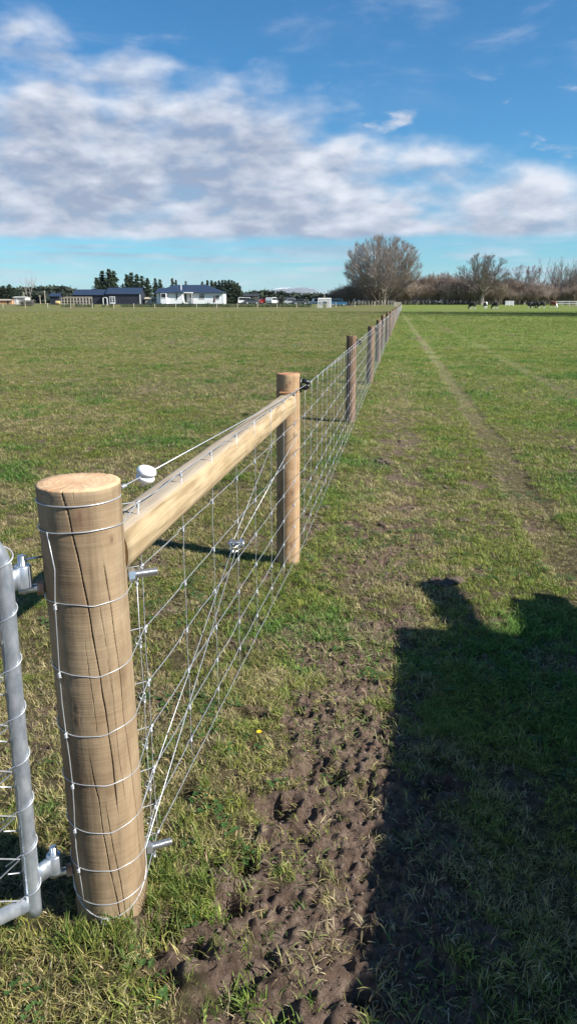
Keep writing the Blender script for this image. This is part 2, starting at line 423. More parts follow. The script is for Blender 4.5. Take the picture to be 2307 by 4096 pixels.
def lines(spans, last, g):
    v = []
    for a, b, st in spans:
        n = max(1, int(round((b - a) / st))); v += list(np.linspace(a, b, n, endpoint=False))
    p = spans[-1][1]; st = spans[-1][2]
    v.append(p)
    while p < last: st *= g; p += st; v.append(p)
    return v
def build_ground():
    xp = lines([(.75, 2.3, .016)], 27500, 1.075)
    xn = [-q for q in lines([(.95, 2.0, .016)], 27500, 1.075)][::-1]
    xs = np.array(xn[:-1] + list(np.arange(-.95, .75, .0075)) + xp)
    ys = np.array([-4000, -800, -200, -60, -20, -8, -4, -2, -1, -.4, 0, .3, .5, .7] + lines([(.8, 2.55, .0075), (2.55, 5, .016)], 28500, 1.04))
    xs = np.unique(np.round(xs, 5)); ys = np.unique(np.round(ys, 5))
    Xg, Yg = np.meshgrid(xs, ys); Zg = gh(Xg, Yg)
    nx, ny = len(xs), len(ys)
    co = np.stack([Xg, Yg, Zg], -1).reshape(-1, 3).astype(np.float32)
    i = np.arange((ny - 1) * (nx - 1)); r, c = i // (nx - 1), i % (nx - 1); a = r * nx + c
    q = np.stack([a, a + 1, a + nx + 1, a + nx], -1).astype(np.int32)
    me = bpy.data.meshes.new('ground'); me.vertices.add(len(co)); me.vertices.foreach_set('co', co.ravel())
    me.loops.add(q.size); me.loops.foreach_set('vertex_index', q.ravel())
    me.polygons.add(len(q)); me.polygons.foreach_set('loop_start', np.arange(0, q.size, 4, dtype=np.int32))
    me.polygons.foreach_set('use_smooth', np.ones(len(q), bool))
    me.update(calc_edges=True); me.validate()
    for nm, arr in (('mud', mud_mask(Xg, Yg)), ('track', track_mask(Xg, Yg))):
        at = me.attributes.new(nm, 'FLOAT', 'POINT'); at.data.foreach_set('value', arr.ravel().astype(np.float32))
    m = bpy.data.materials.new('paddock soil and turf'); m.use_nodes = True
    nt = m.node_tree; N = nt.nodes; L = nt.links; p = N['Principled BSDF']
    p.inputs['Roughness'].default_value = .95; p.inputs['Specular IOR Level'].default_value = .15
    geo = N.new('ShaderNodeNewGeometry'); P = geo.outputs['Position']
    def noise(sc, det=4, rg=.6, st=(1, 1, 1), dist=0):
        mp = N.new('ShaderNodeMapping'); mp.inputs['Scale'].default_value = st; L.new(P, mp.inputs[0])
        n = N.new('ShaderNodeTexNoise'); n.inputs['Scale'].default_value = sc; n.inputs['Detail'].default_value = det
        n.inputs['Roughness'].default_value = rg; n.inputs['Distortion'].default_value = dist
        L.new(mp.outputs[0], n.inputs[0]); return n.outputs[0]
    def ramp(f, stops):
        cr = N.new('ShaderNodeValToRGB'); e = cr.color_ramp.elements
        while len(e) < len(stops): e.new(.5)
        for k, (t, c) in enumerate(stops): e[k].position = t; e[k].color = (*c, 1)
        L.new(f, cr.inputs[0]); return cr.outputs[0]
    def mix(f, a, b, mode='MIX'):
        n = N.new('ShaderNodeMix'); n.data_type = 'RGBA'; n.blend_type = mode
        if isinstance(f, float): n.inputs[0].default_value = f
        else: L.new(f, n.inputs[0])
        for s_, v in ((n.inputs[6], a), (n.inputs[7], b)):
            if isinstance(v, tuple): s_.default_value = (*v, 1)
            else: L.new(v, s_)
        return n.outputs[2]
    turf_r = ramp(noise(7, 9, .72), [(.30, (.030, .042, .012)), (.45, (.072, .095, .026)), (.58, (.125, .140, .045)), (.74, (.21, .19, .085))])
    turf_l = ramp(noise(6, 9, .74), [(.30, (.034, .036, .015)), (.44, (.078, .080, .030)), (.57, (.145, .128, .058)), (.72, (.27, .215, .12))])
    sx = N.new('ShaderNodeSeparateXYZ'); L.new(P, sx.inputs[0])
    # left paddock is drier: split along the fence line
    ma = N.new('ShaderNodeMath'); ma.operation = 'MULTIPLY_ADD'; L.new(sx.outputs[1], ma.inputs[0]); ma.inputs[1].default_value = -FS; L.new(sx.outputs[0], ma.inputs[2])
    mr = N.new('ShaderNodeMapRange'); L.new(ma.outputs[0], mr.inputs[0]); mr.inputs[1].default_value = -1.2; mr.inputs[2].default_value = 0
    turf = mix(mr.outputs[0], mix(1.0, turf_l, (.86, .87, .9), 'MULTIPLY'), mix(1.0, turf_r, (1.08, 1.06, 1.0), 'MULTIPLY'))
    patch = noise(.22, 5, .6)
    turf = mix(.7, turf, ramp(patch, [(.34, (.86, .92, .84)), (.52, (1, 1, 1)), (.68, (1.14, 1.08, 1.04))]), 'MULTIPLY')
    stre = noise(.10, 6, .65, (1, .25, 1))
    turf = mix(.5, turf, ramp(stre, [(.40, (.90, .93, .89)), (.60, (1.1, 1.07, 1.02))]), 'MULTIPLY')
    soil = ramp(noise(16, 10, .74), [(.32, (.060, .039, .029)), (.48, (.150, .103, .077)), (.66, (.29, .215, .165))])
    att = N.new('ShaderNodeAttribute'); att.attribute_name = 'track'
    turf = mix(att.outputs['Fac'], turf, ramp(noise(30, 6, .7), [(.35, (.10, .085, .050)), (.65, (.28, .24, .15))]))
    am = N.new('ShaderNodeAttribute'); am.attribute_name = 'mud'
    # close to the camera the blades are real and the sheet is only thatch and soil
    nr = N.new('ShaderNodeMapRange'); L.new(sx.outputs[1], nr.inputs[0]); nr.inputs[1].default_value = 5; nr.inputs[2].default_value = 20
    thatch = ramp(noise(24, 8, .7), [(.32, (.035, .027, .014)), (.5, (.095, .080, .038)), (.68, (.20, .165, .09))])
    turf = mix(nr.outputs[0], thatch, mix(1.0, turf, (1.38, 1.52, 1.2), 'MULTIPLY'))
    L.new(mix(am.outputs['Fac'], turf, soil), p.inputs['Base Color'])
    b = N.new('ShaderNodeBump'); b.inputs['Distance'].default_value = .03; b.inputs['Strength'].default_value = 1
    L.new(noise(48, 10, .72), b.inputs['Height']); L.new(b.outputs[0], p.inputs['Normal'])
    me.materials.append(m)
    tag(link('ground', me), kind='structure')
build_ground()

# hills and snowy mountains (structure)
def ridge(name, prof, Y, depth, matl, seed, rough=.18, ny=14):
    """prof: (px, py) skyline in the photograph, Y distance of the crest"""
    pxs = np.array([p[0] for p in prof], float); zs = np.array([W(p[0], p[1], Y).z for p in prof])
    X = np.linspace(XP(pxs[0], Y), XP(pxs[-1], Y), 260); xs_p = X / Y * 3018 + CX
    crest = np.interp(xs_p, pxs, zs)
    V = []; F = []
    for j in range(ny):
        t = j / (ny - 1); y = Y - depth * .6 + depth * t
        prof_t = np.sin(np.pi * np.clip(t / 1.2, 0, 1)) ** .8 if t < .6 else np.cos((t - .6) / .4 * np.pi / 2)
        n = fbm(X / depth * 9, np.full_like(X, y / depth * 9), 5, seed)
        z = crest * prof_t * (1 + (n - .5) * rough * 2 * (1 if t < .99 else 0)) - (2 if prof_t < .02 else 0)
        V += [(x, y, zz) for x, zz in zip(X, z)]
    k = len(X)
    for j in range(ny - 1):
        for i in range(k - 1): F.append((j * k + i, j * k + i + 1, (j + 1) * k + i + 1, (j + 1) * k + i))
    me = bpy.data.meshes.new(name); me.from_pydata(V, [], F); me.materials.append(matl)
    me.polygons.foreach_set('use_smooth', [True] * len(F))
    return tag(link(name, me), kind='structure')
def snow_mat():
    m = bpy.data.materials.new('snowy mountain rock'); m.use_nodes = True
    nt = m.node_tree; N = nt.nodes; L = nt.links; p = N['Principled BSDF']; p.inputs['Roughness'].default_value = .9
    geo = N.new('ShaderNodeNewGeometry'); sx = N.new('ShaderNodeSeparateXYZ'); L.new(geo.outputs['Position'], sx.inputs[0])
    n = N.new('ShaderNodeTexNoise'); n.inputs['Scale'].default_value = .0016; n.inputs['Detail'].default_value = 9; L.new(geo.outputs['Position'], n.inputs[0])
    a = N.new('ShaderNodeMath'); a.operation = 'MULTIPLY_ADD'; L.new(n.outputs[0], a.inputs[0]); a.inputs[1].default_value = 520; L.new(sx.outputs[2], a.inputs[2])
    cr = N.new('ShaderNodeMapRange'); L.new(a.outputs[0], cr.inputs[0]); cr.inputs[1].default_value = 660; cr.inputs[2].default_value = 740
    mx = N.new('ShaderNodeMix'); mx.data_type = 'RGBA'; L.new(cr.outputs[0], mx.inputs[0])
    mx.inputs[6].default_value = (.07, .085, .11, 1); mx.inputs[7].default_value = (.85, .87, .9, 1)
    L.new(mx.outputs[2], p.inputs['Base Color']); return m
snow = snow_mat()
def mountains():
    Y0 = 24000.; prof = [(560, 1207), (760, 1200), (860, 1186), (940, 1176), (985, 1170), (1040, 1163), (1085, 1161), (1125, 1156), (1160, 1154), (1185, 1153), (1212, 1150), (1235, 1152), (1258, 1161),
            (1285, 1178), (1330, 1192), (1400, 1184), (1500, 1172), (1700, 1164), (1900, 1156), (2060, 1146), (2140, 1142), (2200, 1149), (2330, 1154), (2500, 1172)]
    pxs = np.array([p[0] for p in prof], float); nx, ny = 520, 46
    X = np.linspace(XP(540, Y0), XP(2520, Y0), nx); crest = np.interp(X / Y0 * 3018 + CX, pxs, [W(p[0], p[1], Y0).z for p in prof])
    Yv = np.linspace(-3600, 3600, ny); Xg, Yg = np.meshgrid(X, Yv); Cg = np.tile(crest, (ny, 1))
    base = np.clip(1 - np.abs(Yg) / 3600, 0, 1) ** .8
    rid = 1 - np.abs(2 * fbm(Xg / 900 + .3 * Yg / 900, Yg / 2600, 5, 77, .55) - 1)
    Z = Cg * (base * (.72 + .38 * rid) + .10 * (fbm(Xg / 260, Yg / 260, 4, 79) - .5) * base) - 3 * (base < .02)
    V = np.stack([Xg, Yg + Y0, Z], -1).reshape(-1, 3).tolist()
    F = [(j * nx + i, j * nx + i + 1, (j + 1) * nx + i + 1, (j + 1) * nx + i) for j in range(ny - 1) for i in range(nx - 1)]
    me = bpy.data.meshes.new('mountains'); me.from_pydata(V, [], F); me.materials.append(snow)
    tag(link('mountains', me), kind='structure')
mountains()
ridge('hill_ridge', [(2050, 1200), (2150, 1176), (2230, 1145), (2320, 1132), (2450, 1128), (2650, 1150), (2800, 1205)], 9000, 2600, mat('purple moorland ridge', (.06, .06, .075), (.10, .095, .11), .002, .95), 6, .1, 12)
ridge('pasture_hill', [(-200, 1200), (20, 1189), (90, 1175), (140, 1176), (190, 1186), (240, 1202), (300, 1212)], 900, 320, M['hill'], 8, .05, 12)

# ------------------------------------------------------------------ grass (stuff)
def tuft_mesh(name, nb, lmin, lmax, wid, spread, lean, matl, seed, flat=0.0):
    r = random.Random(seed); mb = MB(); bl = []
    for i in range(nb):
        a = r.uniform(0, 6.283); L = r.uniform(lmin, lmax); w = wid * r.uniform(.6, 1.25)
        ox, oy = r.gauss(0, spread), r.gauss(0, spread)
        ln = min(1.45, abs(r.gauss(lean, .3))) if not flat else r.uniform(1.15, 1.5)
        d = Vector((math.cos(a), math.sin(a), 0)); sd = Vector((-d.y, d.x, 0)); tw = r.uniform(-.5, .5)
        sd = (sd + Vector((0, 0, tw))).normalized()
        p = Vector((ox, oy, -.004)); an = ln * (.45 if not flat else .95); pts = [p]
        for k in range(3):
            p = p + (d * math.sin(an) + Vector((0, 0, math.cos(an)))) * L / 3; an = min(1.62, an + ln * (.42 if not flat else .10)); pts.append(p)
        ws = [w * .8, w, w * .75, w * .12]
        b = len(mb.v); bl += [r.random()] * 3
        for q, ww in zip(pts, ws): mb.v += [tuple(q - sd * ww / 2), tuple(q + sd * ww / 2)]
        for k in range(3):
            mb.f.append((b + 2 * k, b + 2 * k + 1, b + 2 * k + 3, b + 2 * k + 2)); mb.mi.append(0)
    me = mb.mesh(name, matl)
    at = me.attributes.new('blade', 'FLOAT', 'FACE'); at.data.foreach_set('value', bl)
    return me
def clover_mesh(name, matl, seed):
    r = random.Random(seed); mb = MB()
    for i in range(9):
        cx, cy = r.gauss(0, .028), r.gauss(0, .028); z = r.uniform(.012, .032); s = r.uniform(.005, .009); a0 = r.uniform(0, 2)
        for k in range(3):
            a = a0 + k * 2.094; c = Vector((cx + math.cos(a) * s * 1.05, cy + math.sin(a) * s * 1.05, z))
            pts = []
            for j in range(6):
                b = j * math.pi / 3; pts.append(c + Vector((math.cos(b) * s, math.sin(b) * s, math.cos(b - a) * s * .25)))
            mb.quad(*pts)
    return mb.mesh(name, matl)
def leaf_mat(name, trans=.25):
    m = bpy.data.materials.new(name); m.use_nodes = True
    nt = m.node_tree; N = nt.nodes; L = nt.links; p = N['Principled BSDF']
    p.inputs['Roughness'].default_value = .55; p.inputs['Specular IOR Level'].default_value = .3
    at = N.new('ShaderNodeAttribute'); at.attribute_type = 'INSTANCER'; at.attribute_name = 'tint'
    ab = N.new('ShaderNodeAttribute'); ab.attribute_name = 'blade'
    cr = N.new('ShaderNodeValToRGB'); e = cr.color_ramp.elements
    e[0].position = 0; e[0].color = (.62, .66, .62, 1); e[1].position = .5; e[1].color = (1.15, 1.12, 1.0, 1)
    x_ = e.new(.80); x_.color = (1.35, 1.28, 1.1, 1); x_ = e.new(.86); x_.color = (1.9, 1.5, 1.9, 1); x_ = e.new(1.0); x_.color = (2.9, 2.1, 3.2, 1)
    L.new(ab.outputs['Fac'], cr.inputs[0])
    mu = N.new('ShaderNodeMix'); mu.data_type = 'RGBA'; mu.blend_type = 'MULTIPLY'; mu.inputs[0].default_value = 1
    L.new(at.outputs['Color'], mu.inputs[6]); L.new(cr.outputs[0], mu.inputs[7])
    mn = N.new('ShaderNodeMix'); mn.data_type = 'RGBA'; mn.blend_type = 'DARKEN'; mn.inputs[0].default_value = 1
    L.new(mu.outputs[2], mn.inputs[6]); mn.inputs[7].default_value = (.50, .42, .27, 1)
    L.new(mn.outputs[2], p.inputs['Base Color'])
    tr = N.new('ShaderNodeBsdfTranslucent'); L.new(mn.outputs[2], tr.inputs[0])
    ms = N.new('ShaderNodeMixShader'); ms.inputs[0].default_value = trans
    L.new(p.outputs[0], ms.inputs[1]); L.new(tr.outputs[0], ms.inputs[2])
    L.new(ms.outputs[0], N['Material Output'].inputs[0]); return m
LEAF = leaf_mat('grass blade')
def scatter(name, meshes, pos, scl, tint, seed):
    """one stuff object: a point mesh that carries instances of a few tufts"""
    g = np.random.default_rng(seed); n = len(pos)
    cl = bpy.data.collections.new(name + ' tufts')
    for i, me in enumerate(meshes):
        o = bpy.data.objects.new('tuft_%02d' % i, me); cl.objects.link(o)
    pm = bpy.data.meshes.new(name); pm.vertices.add(n); pm.vertices.foreach_set('co', pos.astype(np.float32).ravel())
    a = pm.attributes.new('scl', 'FLOAT', 'POINT'); a.data.foreach_set('value', scl.astype(np.float32))
    rot = np.stack([g.normal(0, .12, n), g.normal(0, .12, n), g.uniform(0, 6.283, n)], -1).astype(np.float32)
    a = pm.attributes.new('rot', 'FLOAT_VECTOR', 'POINT'); a.data.foreach_set('vector', rot.ravel())
    tc4 = np.concatenate([tint, np.ones((n, 1))], 1).astype(np.float32)
    a = pm.attributes.new('tint', 'FLOAT_COLOR', 'POINT'); a.data.foreach_set('color', tc4.ravel())
    o = link(name, pm)
    ng = bpy.data.node_groups.new(name, 'GeometryNodeTree')
    ng.interface.new_socket('Geometry', in_out='INPUT', socket_type='NodeSocketGeometry')
    ng.interface.new_socket('Geometry', in_out='OUTPUT', socket_type='NodeSocketGeometry')
    N = ng.nodes; L = ng.links
    gi = N.new('NodeGroupInput'); go = N.new('NodeGroupOutput')
    ci = N.new('GeometryNodeCollectionInfo'); ci.inputs[0].default_value = cl; ci.inputs[1].default_value = True; ci.inputs[2].default_value = True
    ip = N.new('GeometryNodeInstanceOnPoints'); ip.inputs['Pick Instance'].default_value = True
    rv = N.new('FunctionNodeRandomValue'); rv.data_type = 'INT'; rv.inputs[4].default_value = 0; rv.inputs[5].default_value = len(meshes) - 1
    rv.inputs[8].default_value = seed
    na = N.new('GeometryNodeInputNamedAttribute'); na.data_type = 'FLOAT'; na.inputs[0].default_value = 'scl'
    nr = N.new('GeometryNodeInputNamedAttribute'); nr.data_type = 'FLOAT_VECTOR'; nr.inputs[0].default_value = 'rot'
    L.new(gi.outputs[0], ip.inputs['Points']); L.new(ci.outputs[0], ip.inputs['Instance'])
    L.new(rv.outputs[2], ip.inputs['Instance Index']); L.new(nr.outputs[0], ip.inputs['Rotation']); L.new(na.outputs[0], ip.inputs['Scale'])
    L.new(ip.outputs[0], go.inputs[0])
    md = o.modifiers.new('scatter', 'NODES'); md.node_group = ng
    return o
def field_points(y0, y1, dens, g, margin=.7, k=.62):
    A = (k * (y1 * y1 - y0 * y0) + 2 * margin * (y1 - y0)); n = int(A * dens * 1.0)
    u = g.uniform(0, 1, n * 2); y = np.sqrt(y0 * y0 + u * (y1 * y1 - y0 * y0)); h = k * y + margin
    x = g.uniform(-1, 1, n * 2) * h
    keep = g.uniform(0, 1, n * 2) < .5 * np.ones(n * 2)
    return x[keep], y[keep]
def lerp3(a, b, t): return np.array(a)[None] * (1 - t[:, None]) + np.array(b)[None] * t[:, None]
def grass():
    g = np.random.default_rng(21)
    zones = [(.75, 2.6, 6800, .72), (2.6, 5.5, 3800, .82), (5.5, 11, 1300, 1.05), (11, 24, 380, 1.4), (24, 60, 66, 2.1), (60, 120, 12, 3.2)]
    PX, PY, SC, DRY = [], [], [], []
    for y0, y1, de, sc in zones:
        x, y = field_points(y0, y1, de, g)
        PX.append(x); PY.append(y); SC.append(np.full(len(x), sc))
    x = np.concatenate(PX); y = np.concatenate(PY); sc = np.concatenate(SC)
    mud = mud_mask(x, y); tr = track_mask(x, y)
    lush = fbm(x * 1.7, y * 1.7, 4, 81); fine = fbm(x * 5, y * 5, 3, 83); drym = .5 + .45 * (fbm(x * .8 + 9, y * .8, 4, 85) - .5) + .7 * (fbm(x * 9, y * 9, 3, 87) - .5)
    side = sstep(x - (fence_x(y) - .1), -.1, .3)          # 0 left paddock, 1 right paddock
    keep = g.uniform(0, 1, len(x)) < np.clip((1 - mud * .88) * (1 - tr * .75) * (.30 + 1.5 * (fine - .2)), 0.0, 1)
    # nothing grows through posts
    for cx_, cy_, r_ in ((-.433, 1.455, .09), (0, 3.89, .068)): keep &= np.hypot(x - cx_, y - cy_) > r_
    x, y, sc, mud, tr, lush, fine, drym, side = [a[keep] for a in (x, y, sc, mud, tr, lush, fine, drym, side)]
    n = len(x)
    dry = sstep(drym + .35 * (fine - .5) + .17 * (1 - side) + .5 * tr - .35 * (lush - .5) + .26 * np.exp(-((x - fence_x(y) - .62) / .34) ** 2) * sstep(y, 2.2, 3.5) * (1 - sstep(y, 12, 22)) + .16 * (1 - sstep(y, 1.5, 3.0)) + g.normal(0, .13, n), .54, .88)
    green = lerp3((.090, .142, .022), (.165, .195, .040), g.uniform(0, 1, n))
    deep = lerp3((.052, .125, .020), (.085, .160, .028), g.uniform(0, 1, n))
    t = sstep(lush + g.normal(0, .06, n), .50, .68)
    green = green * (1 - t[:, None]) + deep * t[:, None]
    yel = lerp3((.21, .185, .078), (.36, .30, .165), g.uniform(0, 1, n))
    tint = green * (1 - dry[:, None]) + yel * dry[:, None]
    moss = sstep(fbm(x * 1.3 - 7, y * 1.3, 3, 91), .56, .7) * .7
    tint = tint * (1 - moss[:, None] * .5) + np.array((.135, .150, .022))[None] * moss[:, None] * .5
    tint *= (1.12 + .24 * side)[:, None] * g.uniform(.65, 1.35, n)[:, None]
    s = sc * g.uniform(.65, 1.2, n) * (.78 + .9 * np.clip(lush - .35, 0, .5)) * (1 - .35 * tr)
    z = gh(x, y)
    pos = np.stack([x, y, z], -1)
    u = g.uniform(0, 1, n)
    live = u > (.07 + .40 * dry)
    green_t = [tuft_mesh('tuft', 12, .022, .058, .0028, .016, 1.0, LEAF, 100 + i) for i in range(5)] + \
              [tuft_mesh('tuft', 9, .03, .07, .0038, .014, 1.15, LEAF, 200 + i) for i in range(3)]
    dry_t = [tuft_mesh('straw', 8, .015, .05, .0021, .024, 1.2, LEAF, 300 + i, flat=1) for i in range(5)]
    o = scatter('grass', green_t, pos[live], s[live], tint[live], 1)
    tag(o, 'short green and yellow paddock grass on both sides of the fence', 'grass', kind='stuff')
    dt = lerp3((.20, .16, .085), (.38, .30, .175), g.uniform(0, 1, n)) * (.6 + .4 * dry)[:, None]
    o = scatter('dead_grass', dry_t, pos[~live], s[~live] * 1.1, dt[~live], 2)
    tag(o, 'flattened straw coloured dead grass lying among the green', 'grass', kind='stuff')
    x2, y2 = field_points(.8, 6, 260, g); c = fbm(x2 * 2.2 + 3, y2 * 2.2, 3, 95)
    k = (c + g.normal(0, .05, len(x2)) > .60) & (mud_mask(x2, y2) < .6) & (np.hypot(x2 + .433, y2 - 1.455) > .1); x2, y2 = x2[k], y2[k]
    ct = lerp3((.05, .12, .028), (.10, .17, .05), g.uniform(0, 1, len(x2)))
    o = scatter('clover', [clover_mesh('clover', LEAF, 400 + i) for i in range(4)], np.stack([x2, y2, gh(x2, y2)], -1), g.uniform(.32, .62, len(x2)), ct * 1.35, 3)
    tag(o, 'low round clover leaves between the grass blades', 'clover', kind='stuff')
    # sparse blades that survive in the trodden mud, and loose straw
    x3, y3 = field_points(.75, 4.2, 2900, g); mm = mud_mask(x3, y3)
    k = (mm > .25) & (fbm(x3 * 7, y3 * 7, 3, 97) + g.normal(0, .09, len(x3)) > .585 - .12 * sstep(y3, 1.6, 2.6)); x3, y3 = x3[k], y3[k]
    lt = np.where((g.uniform(0, 1, len(x3)) < .55)[:, None], lerp3((.09, .15, .04), (.16, .20, .07), g.uniform(0, 1, len(x3))), lerp3((.22, .175, .10), (.40, .33, .21), g.uniform(0, 1, len(x3))))
    lit = [tuft_mesh('litter', 5, .008, .038, .0034, .026, 1.2, LEAF, 500 + i, flat=i % 2) for i in range(6)]
    o = scatter('trodden_grass', lit, np.stack([x3, y3, gh(x3, y3) + .002], -1), g.uniform(.6, 1.25, len(x3)), lt, 4)
    tag(o, 'trodden grass blades and straw scraps on the churned mud', 'grass', kind='stuff')
    # taller clumps at the foot of the gate post and along the net
    xs, ys = [], []
    for i in range(420):
        if i < 150: a = g.uniform(-2.2, .9); rr = .10 + abs(g.normal(0, .09)); xs.append(-.433 + rr * math.cos(a)); ys.append(1.455 + rr * math.sin(a))
        elif i < 260: t_ = g.uniform(0, 1); xs.append(-.34 + .40 * t_ + g.normal(0, .05)); ys.append(1.7 + 2.2 * t_)
        else: yy = g.uniform(3.9, 14); xs.append(fence_x(yy) + g.normal(.05, .09)); ys.append(yy)
    xs, ys = np.array(xs), np.array(ys)
    tt = lerp3((.06, .12, .02), (.15, .17, .04), g.uniform(0, 1, len(xs)))
    o = scatter('long_grass', [tuft_mesh('long', 11, .05, .12, .0040, .012, .75, LEAF, 600 + i) for i in range(5)], np.stack([xs, ys, gh(xs, ys)], -1), g.uniform(.32, .75, len(xs)), tt * 1.1, 5)
    tag(o, 'longer uncut grass at the foot of the posts and netting', 'grass', kind='stuff')
grass()
def crumbs():
    g = np.random.default_rng(33)
    x, y = field_points(.75, 5.0, 1500, g); m = mud_mask(x, y); k = (m > .45) & (g.uniform(0, 1, len(x)) < .75); x, y = x[k], y[k]
    ms = []
    cm_ = mat('soil crumb', (.07, .047, .034), (.22, .16, .12), 60, .95, 0, .002)
    for i in range(6):
        bm = bmesh.new(); bmesh.ops.create_icosphere(bm, subdivisions=2, radius=.008); r = random.Random(40 + i)
        for v_ in bm.verts:
            c = v_.co * 125; v_.co *= .55 + .9 * float(fbm(c.x * 1.3 + i * 5, c.y * 1.3 + c.z * 1.7, 3, 70 + i)); v_.co.z *= .7
        me = bpy.data.meshes.new('crumb'); bm.to_mesh(me); bm.free(); me.materials.append(cm_); ms.append(me)
    sc = np.exp(g.normal(-.95, .50, len(x))).clip(.15, 1.3)
    o = scatter('soil_crumbs', ms, np.stack([x, y, gh(x, y) + .001], -1), sc, np.ones((len(x), 3)) * .1, 6)
    tag(o, 'loose crumbs of soil on the churned mud', 'soil', kind='stuff')
crumbs()

# ------------------------------------------------------------------ posts
def post_mesh(name, R0, z0, z1, ns, nz, mats, seed, cracks=(), knots=(), taper=.02, cam_dir=None, wob=.012, tilt=.0, notch=None):
    """round post; cracks: lists of (angle, height, halfwidth); angle 0 faces cam_dir, positive to the right"""
    base = math.atan2(cam_dir[1], cam_dir[0]) if cam_dir else -math.pi / 2
    th = np.linspace(0, 2 * np.pi, ns, endpoint=False); zz = np.linspace(z0, z1, nz)
    T, Z = np.meshgrid(th, zz)
    rel = (T - base + np.pi) % (2 * np.pi) - np.pi
    r = R0 * (1 + taper * (1 - (Z - z0) / (z1 - z0)))
    r = r * (1 + wob * (fbm(np.cos(T) * 1.4 + 5, np.sin(T) * 1.4 + Z * 1.5, 3, seed) - .5) * 2)
    r = r + .0011 * (fbm(Z * 75 + .5 * np.cos(T), T * .8, 3, seed + 4) - .5) * 2
    ck = np.zeros_like(r); kn = np.zeros_like(r)
    for path, wd, dp in cracks:
        pa = np.array([p[0] for p in path]); pz = np.array([p[1] for p in path]); o = np.argsort(pz)
        ctr = np.interp(Z, pz[o], pa[o]) + .06 * (fbm(Z * 11, Z * 0 + 3 + wd * 5000, 4, seed + 8) - .5)
        tap = np.clip(np.minimum(Z - pz.min(), (pz.max() - Z)) / .05, 0, 1) * ((Z > pz.min()) & (Z < pz.max() + .001))
        if abs(pz.max() - z1) < .03: tap = np.clip((Z - pz.min()) / .05, 0, 1) * (Z > pz.min())
        d = np.abs(rel - ctr) * R0
        wd_ = wd * .40 * (.35 + 1.1 * fbm(Z * 16, Z * 0 + wd * 9000, 3, seed + 21)); a = np.exp(-(d / (wd_ * (.5 + .5 * tap) + 1e-6)) ** 2) * tap
        r = r - dp * a; ck = np.maximum(ck, a)
    for ka, kz, kr in knots:
        d = np.hypot((rel - ka) * R0, (Z - kz) * .75) / kr
        a = np.exp(-d ** 2 * 1.4); kn = np.maximum(kn, a * (.55 + .6 * (fbm(rel * 30, Z * 60, 2, seed) - .3)))
        r = r + .0006 * np.exp(-(d * 1.2) ** 2) - .0006 * np.exp(-((d - .9) / .3) ** 2)
    top_rag = .004 * (fbm(np.cos(T) * 3, np.sin(T) * 3, 3, seed + 2) - .5)
    Zs = Z + (top_rag + tilt * np.cos(T)) * sstep(Z, z1 - .04, z1)
    V = np.stack([r * np.cos(T), r * np.sin(T), Zs], -1).reshape(-1, 3).tolist()
    F = []; mi = []
    for j in range(nz - 1):
        for i in range(ns):
            i2 = (i + 1) % ns; F.append((j * ns + i, j * ns + i2, (j + 1) * ns + i2, (j + 1) * ns + i)); mi.append(0)
    ck = ck.ravel().tolist(); kn = kn.ravel().tolist()
    last = (nz - 1) * ns; edge = [V[last + i] for i in range(ns)]
    for f_ in (.965, .75, .5, .25):
        b = len(V)
        for i in range(ns):
            x, y, z = edge[i]
            V.append((x * f_, y * f_, z1 + (z - z1) * f_ + (.003 if f_ < .97 else .0022) + .0018 * (float(vnoise(x * f_ * 140, y * f_ * 140, seed)) - .5)))
            ck.append(0); kn.append(0)
        p0 = last if f_ == .965 else b - ns
        for i in range(ns):
            i2 = (i + 1) % ns; F.append((p0 + i, p0 + i2, b + i2, b + i)); mi.append(1)
    F.append(tuple(range(len(V) - ns, len(V)))); mi.append(1)
    me = bpy.data.meshes.new(name); me.from_pydata(V, [], F)
    for m_ in mats: me.materials.append(m_)
    me.polygons.foreach_set('material_index', mi); me.polygons.foreach_set('use_smooth', [True] * len(F))
    for nm, arr in (('crack', ck), ('knot', kn)):
        at = me.attributes.new(nm, 'FLOAT', 'POINT'); at.data.foreach_set('value', np.clip(np.array(arr, np.float32), 0, 1))
    return me
def ua(u): return math.asin(max(-1, min(1, 2 * u - 1)))

fence = thing('stock_fence', 'new netting fence on round timber posts running away across the paddock', 'fence', (0, 0, 0))
C0 = Vector((-.433, 1.455, 0)); R0 = .0845; H0 = 1.062
C1 = Vector((-.002, 3.89, 0)); R1 = .0625; H1 = 1.055
cdir = (.433, -1.455)
cracksA = [
    ([(ua(.30), 1.06), (ua(.36), 1.02), (ua(.39), .97), (ua(.445), .90), (ua(.50), .80), (ua(.555), .68), (ua(.60), .56), (ua(.635), .44), (ua(.655), .30)], .0017, .010),
    ([(ua(.68), .93), (ua(.715), .90), (ua(.765), .80), (ua(.81), .66), (ua(.82), .54), (ua(.87), .40), (ua(.90), .26), (ua(.93), .10), (ua(.95), -.05)], .0016, .009),
    ([(ua(.35), .47), (ua(.42), .36), (ua(.45), .27), (ua(.49), .18), (ua(.55), .08), (ua(.60), -.05)], .0013, .007),
    ([(ua(.5), .35), (ua(.55), .24), (ua(.62), .12), (ua(.68), -.05)], .0012, .006),
    ([(ua(.62), .84), (ua(.66), .72), (ua(.70), .60), (ua(.72), .48), (ua(.76), .30)], .0009, .004),
    ([(ua(.43), 1.06), (ua(.44), 1.045), (ua(.445), 1.03)], .0012, .006),
    ([(ua(.42), .75), (ua(.46), .6), (ua(.47), .5)], .0007, .003),
]
knotsA = [(ua(.47), 1.012, .020), (ua(.83), .955, .008), (ua(.26), .585, .010), (ua(.25), .555, .008), (ua(.22), .40, .016)]
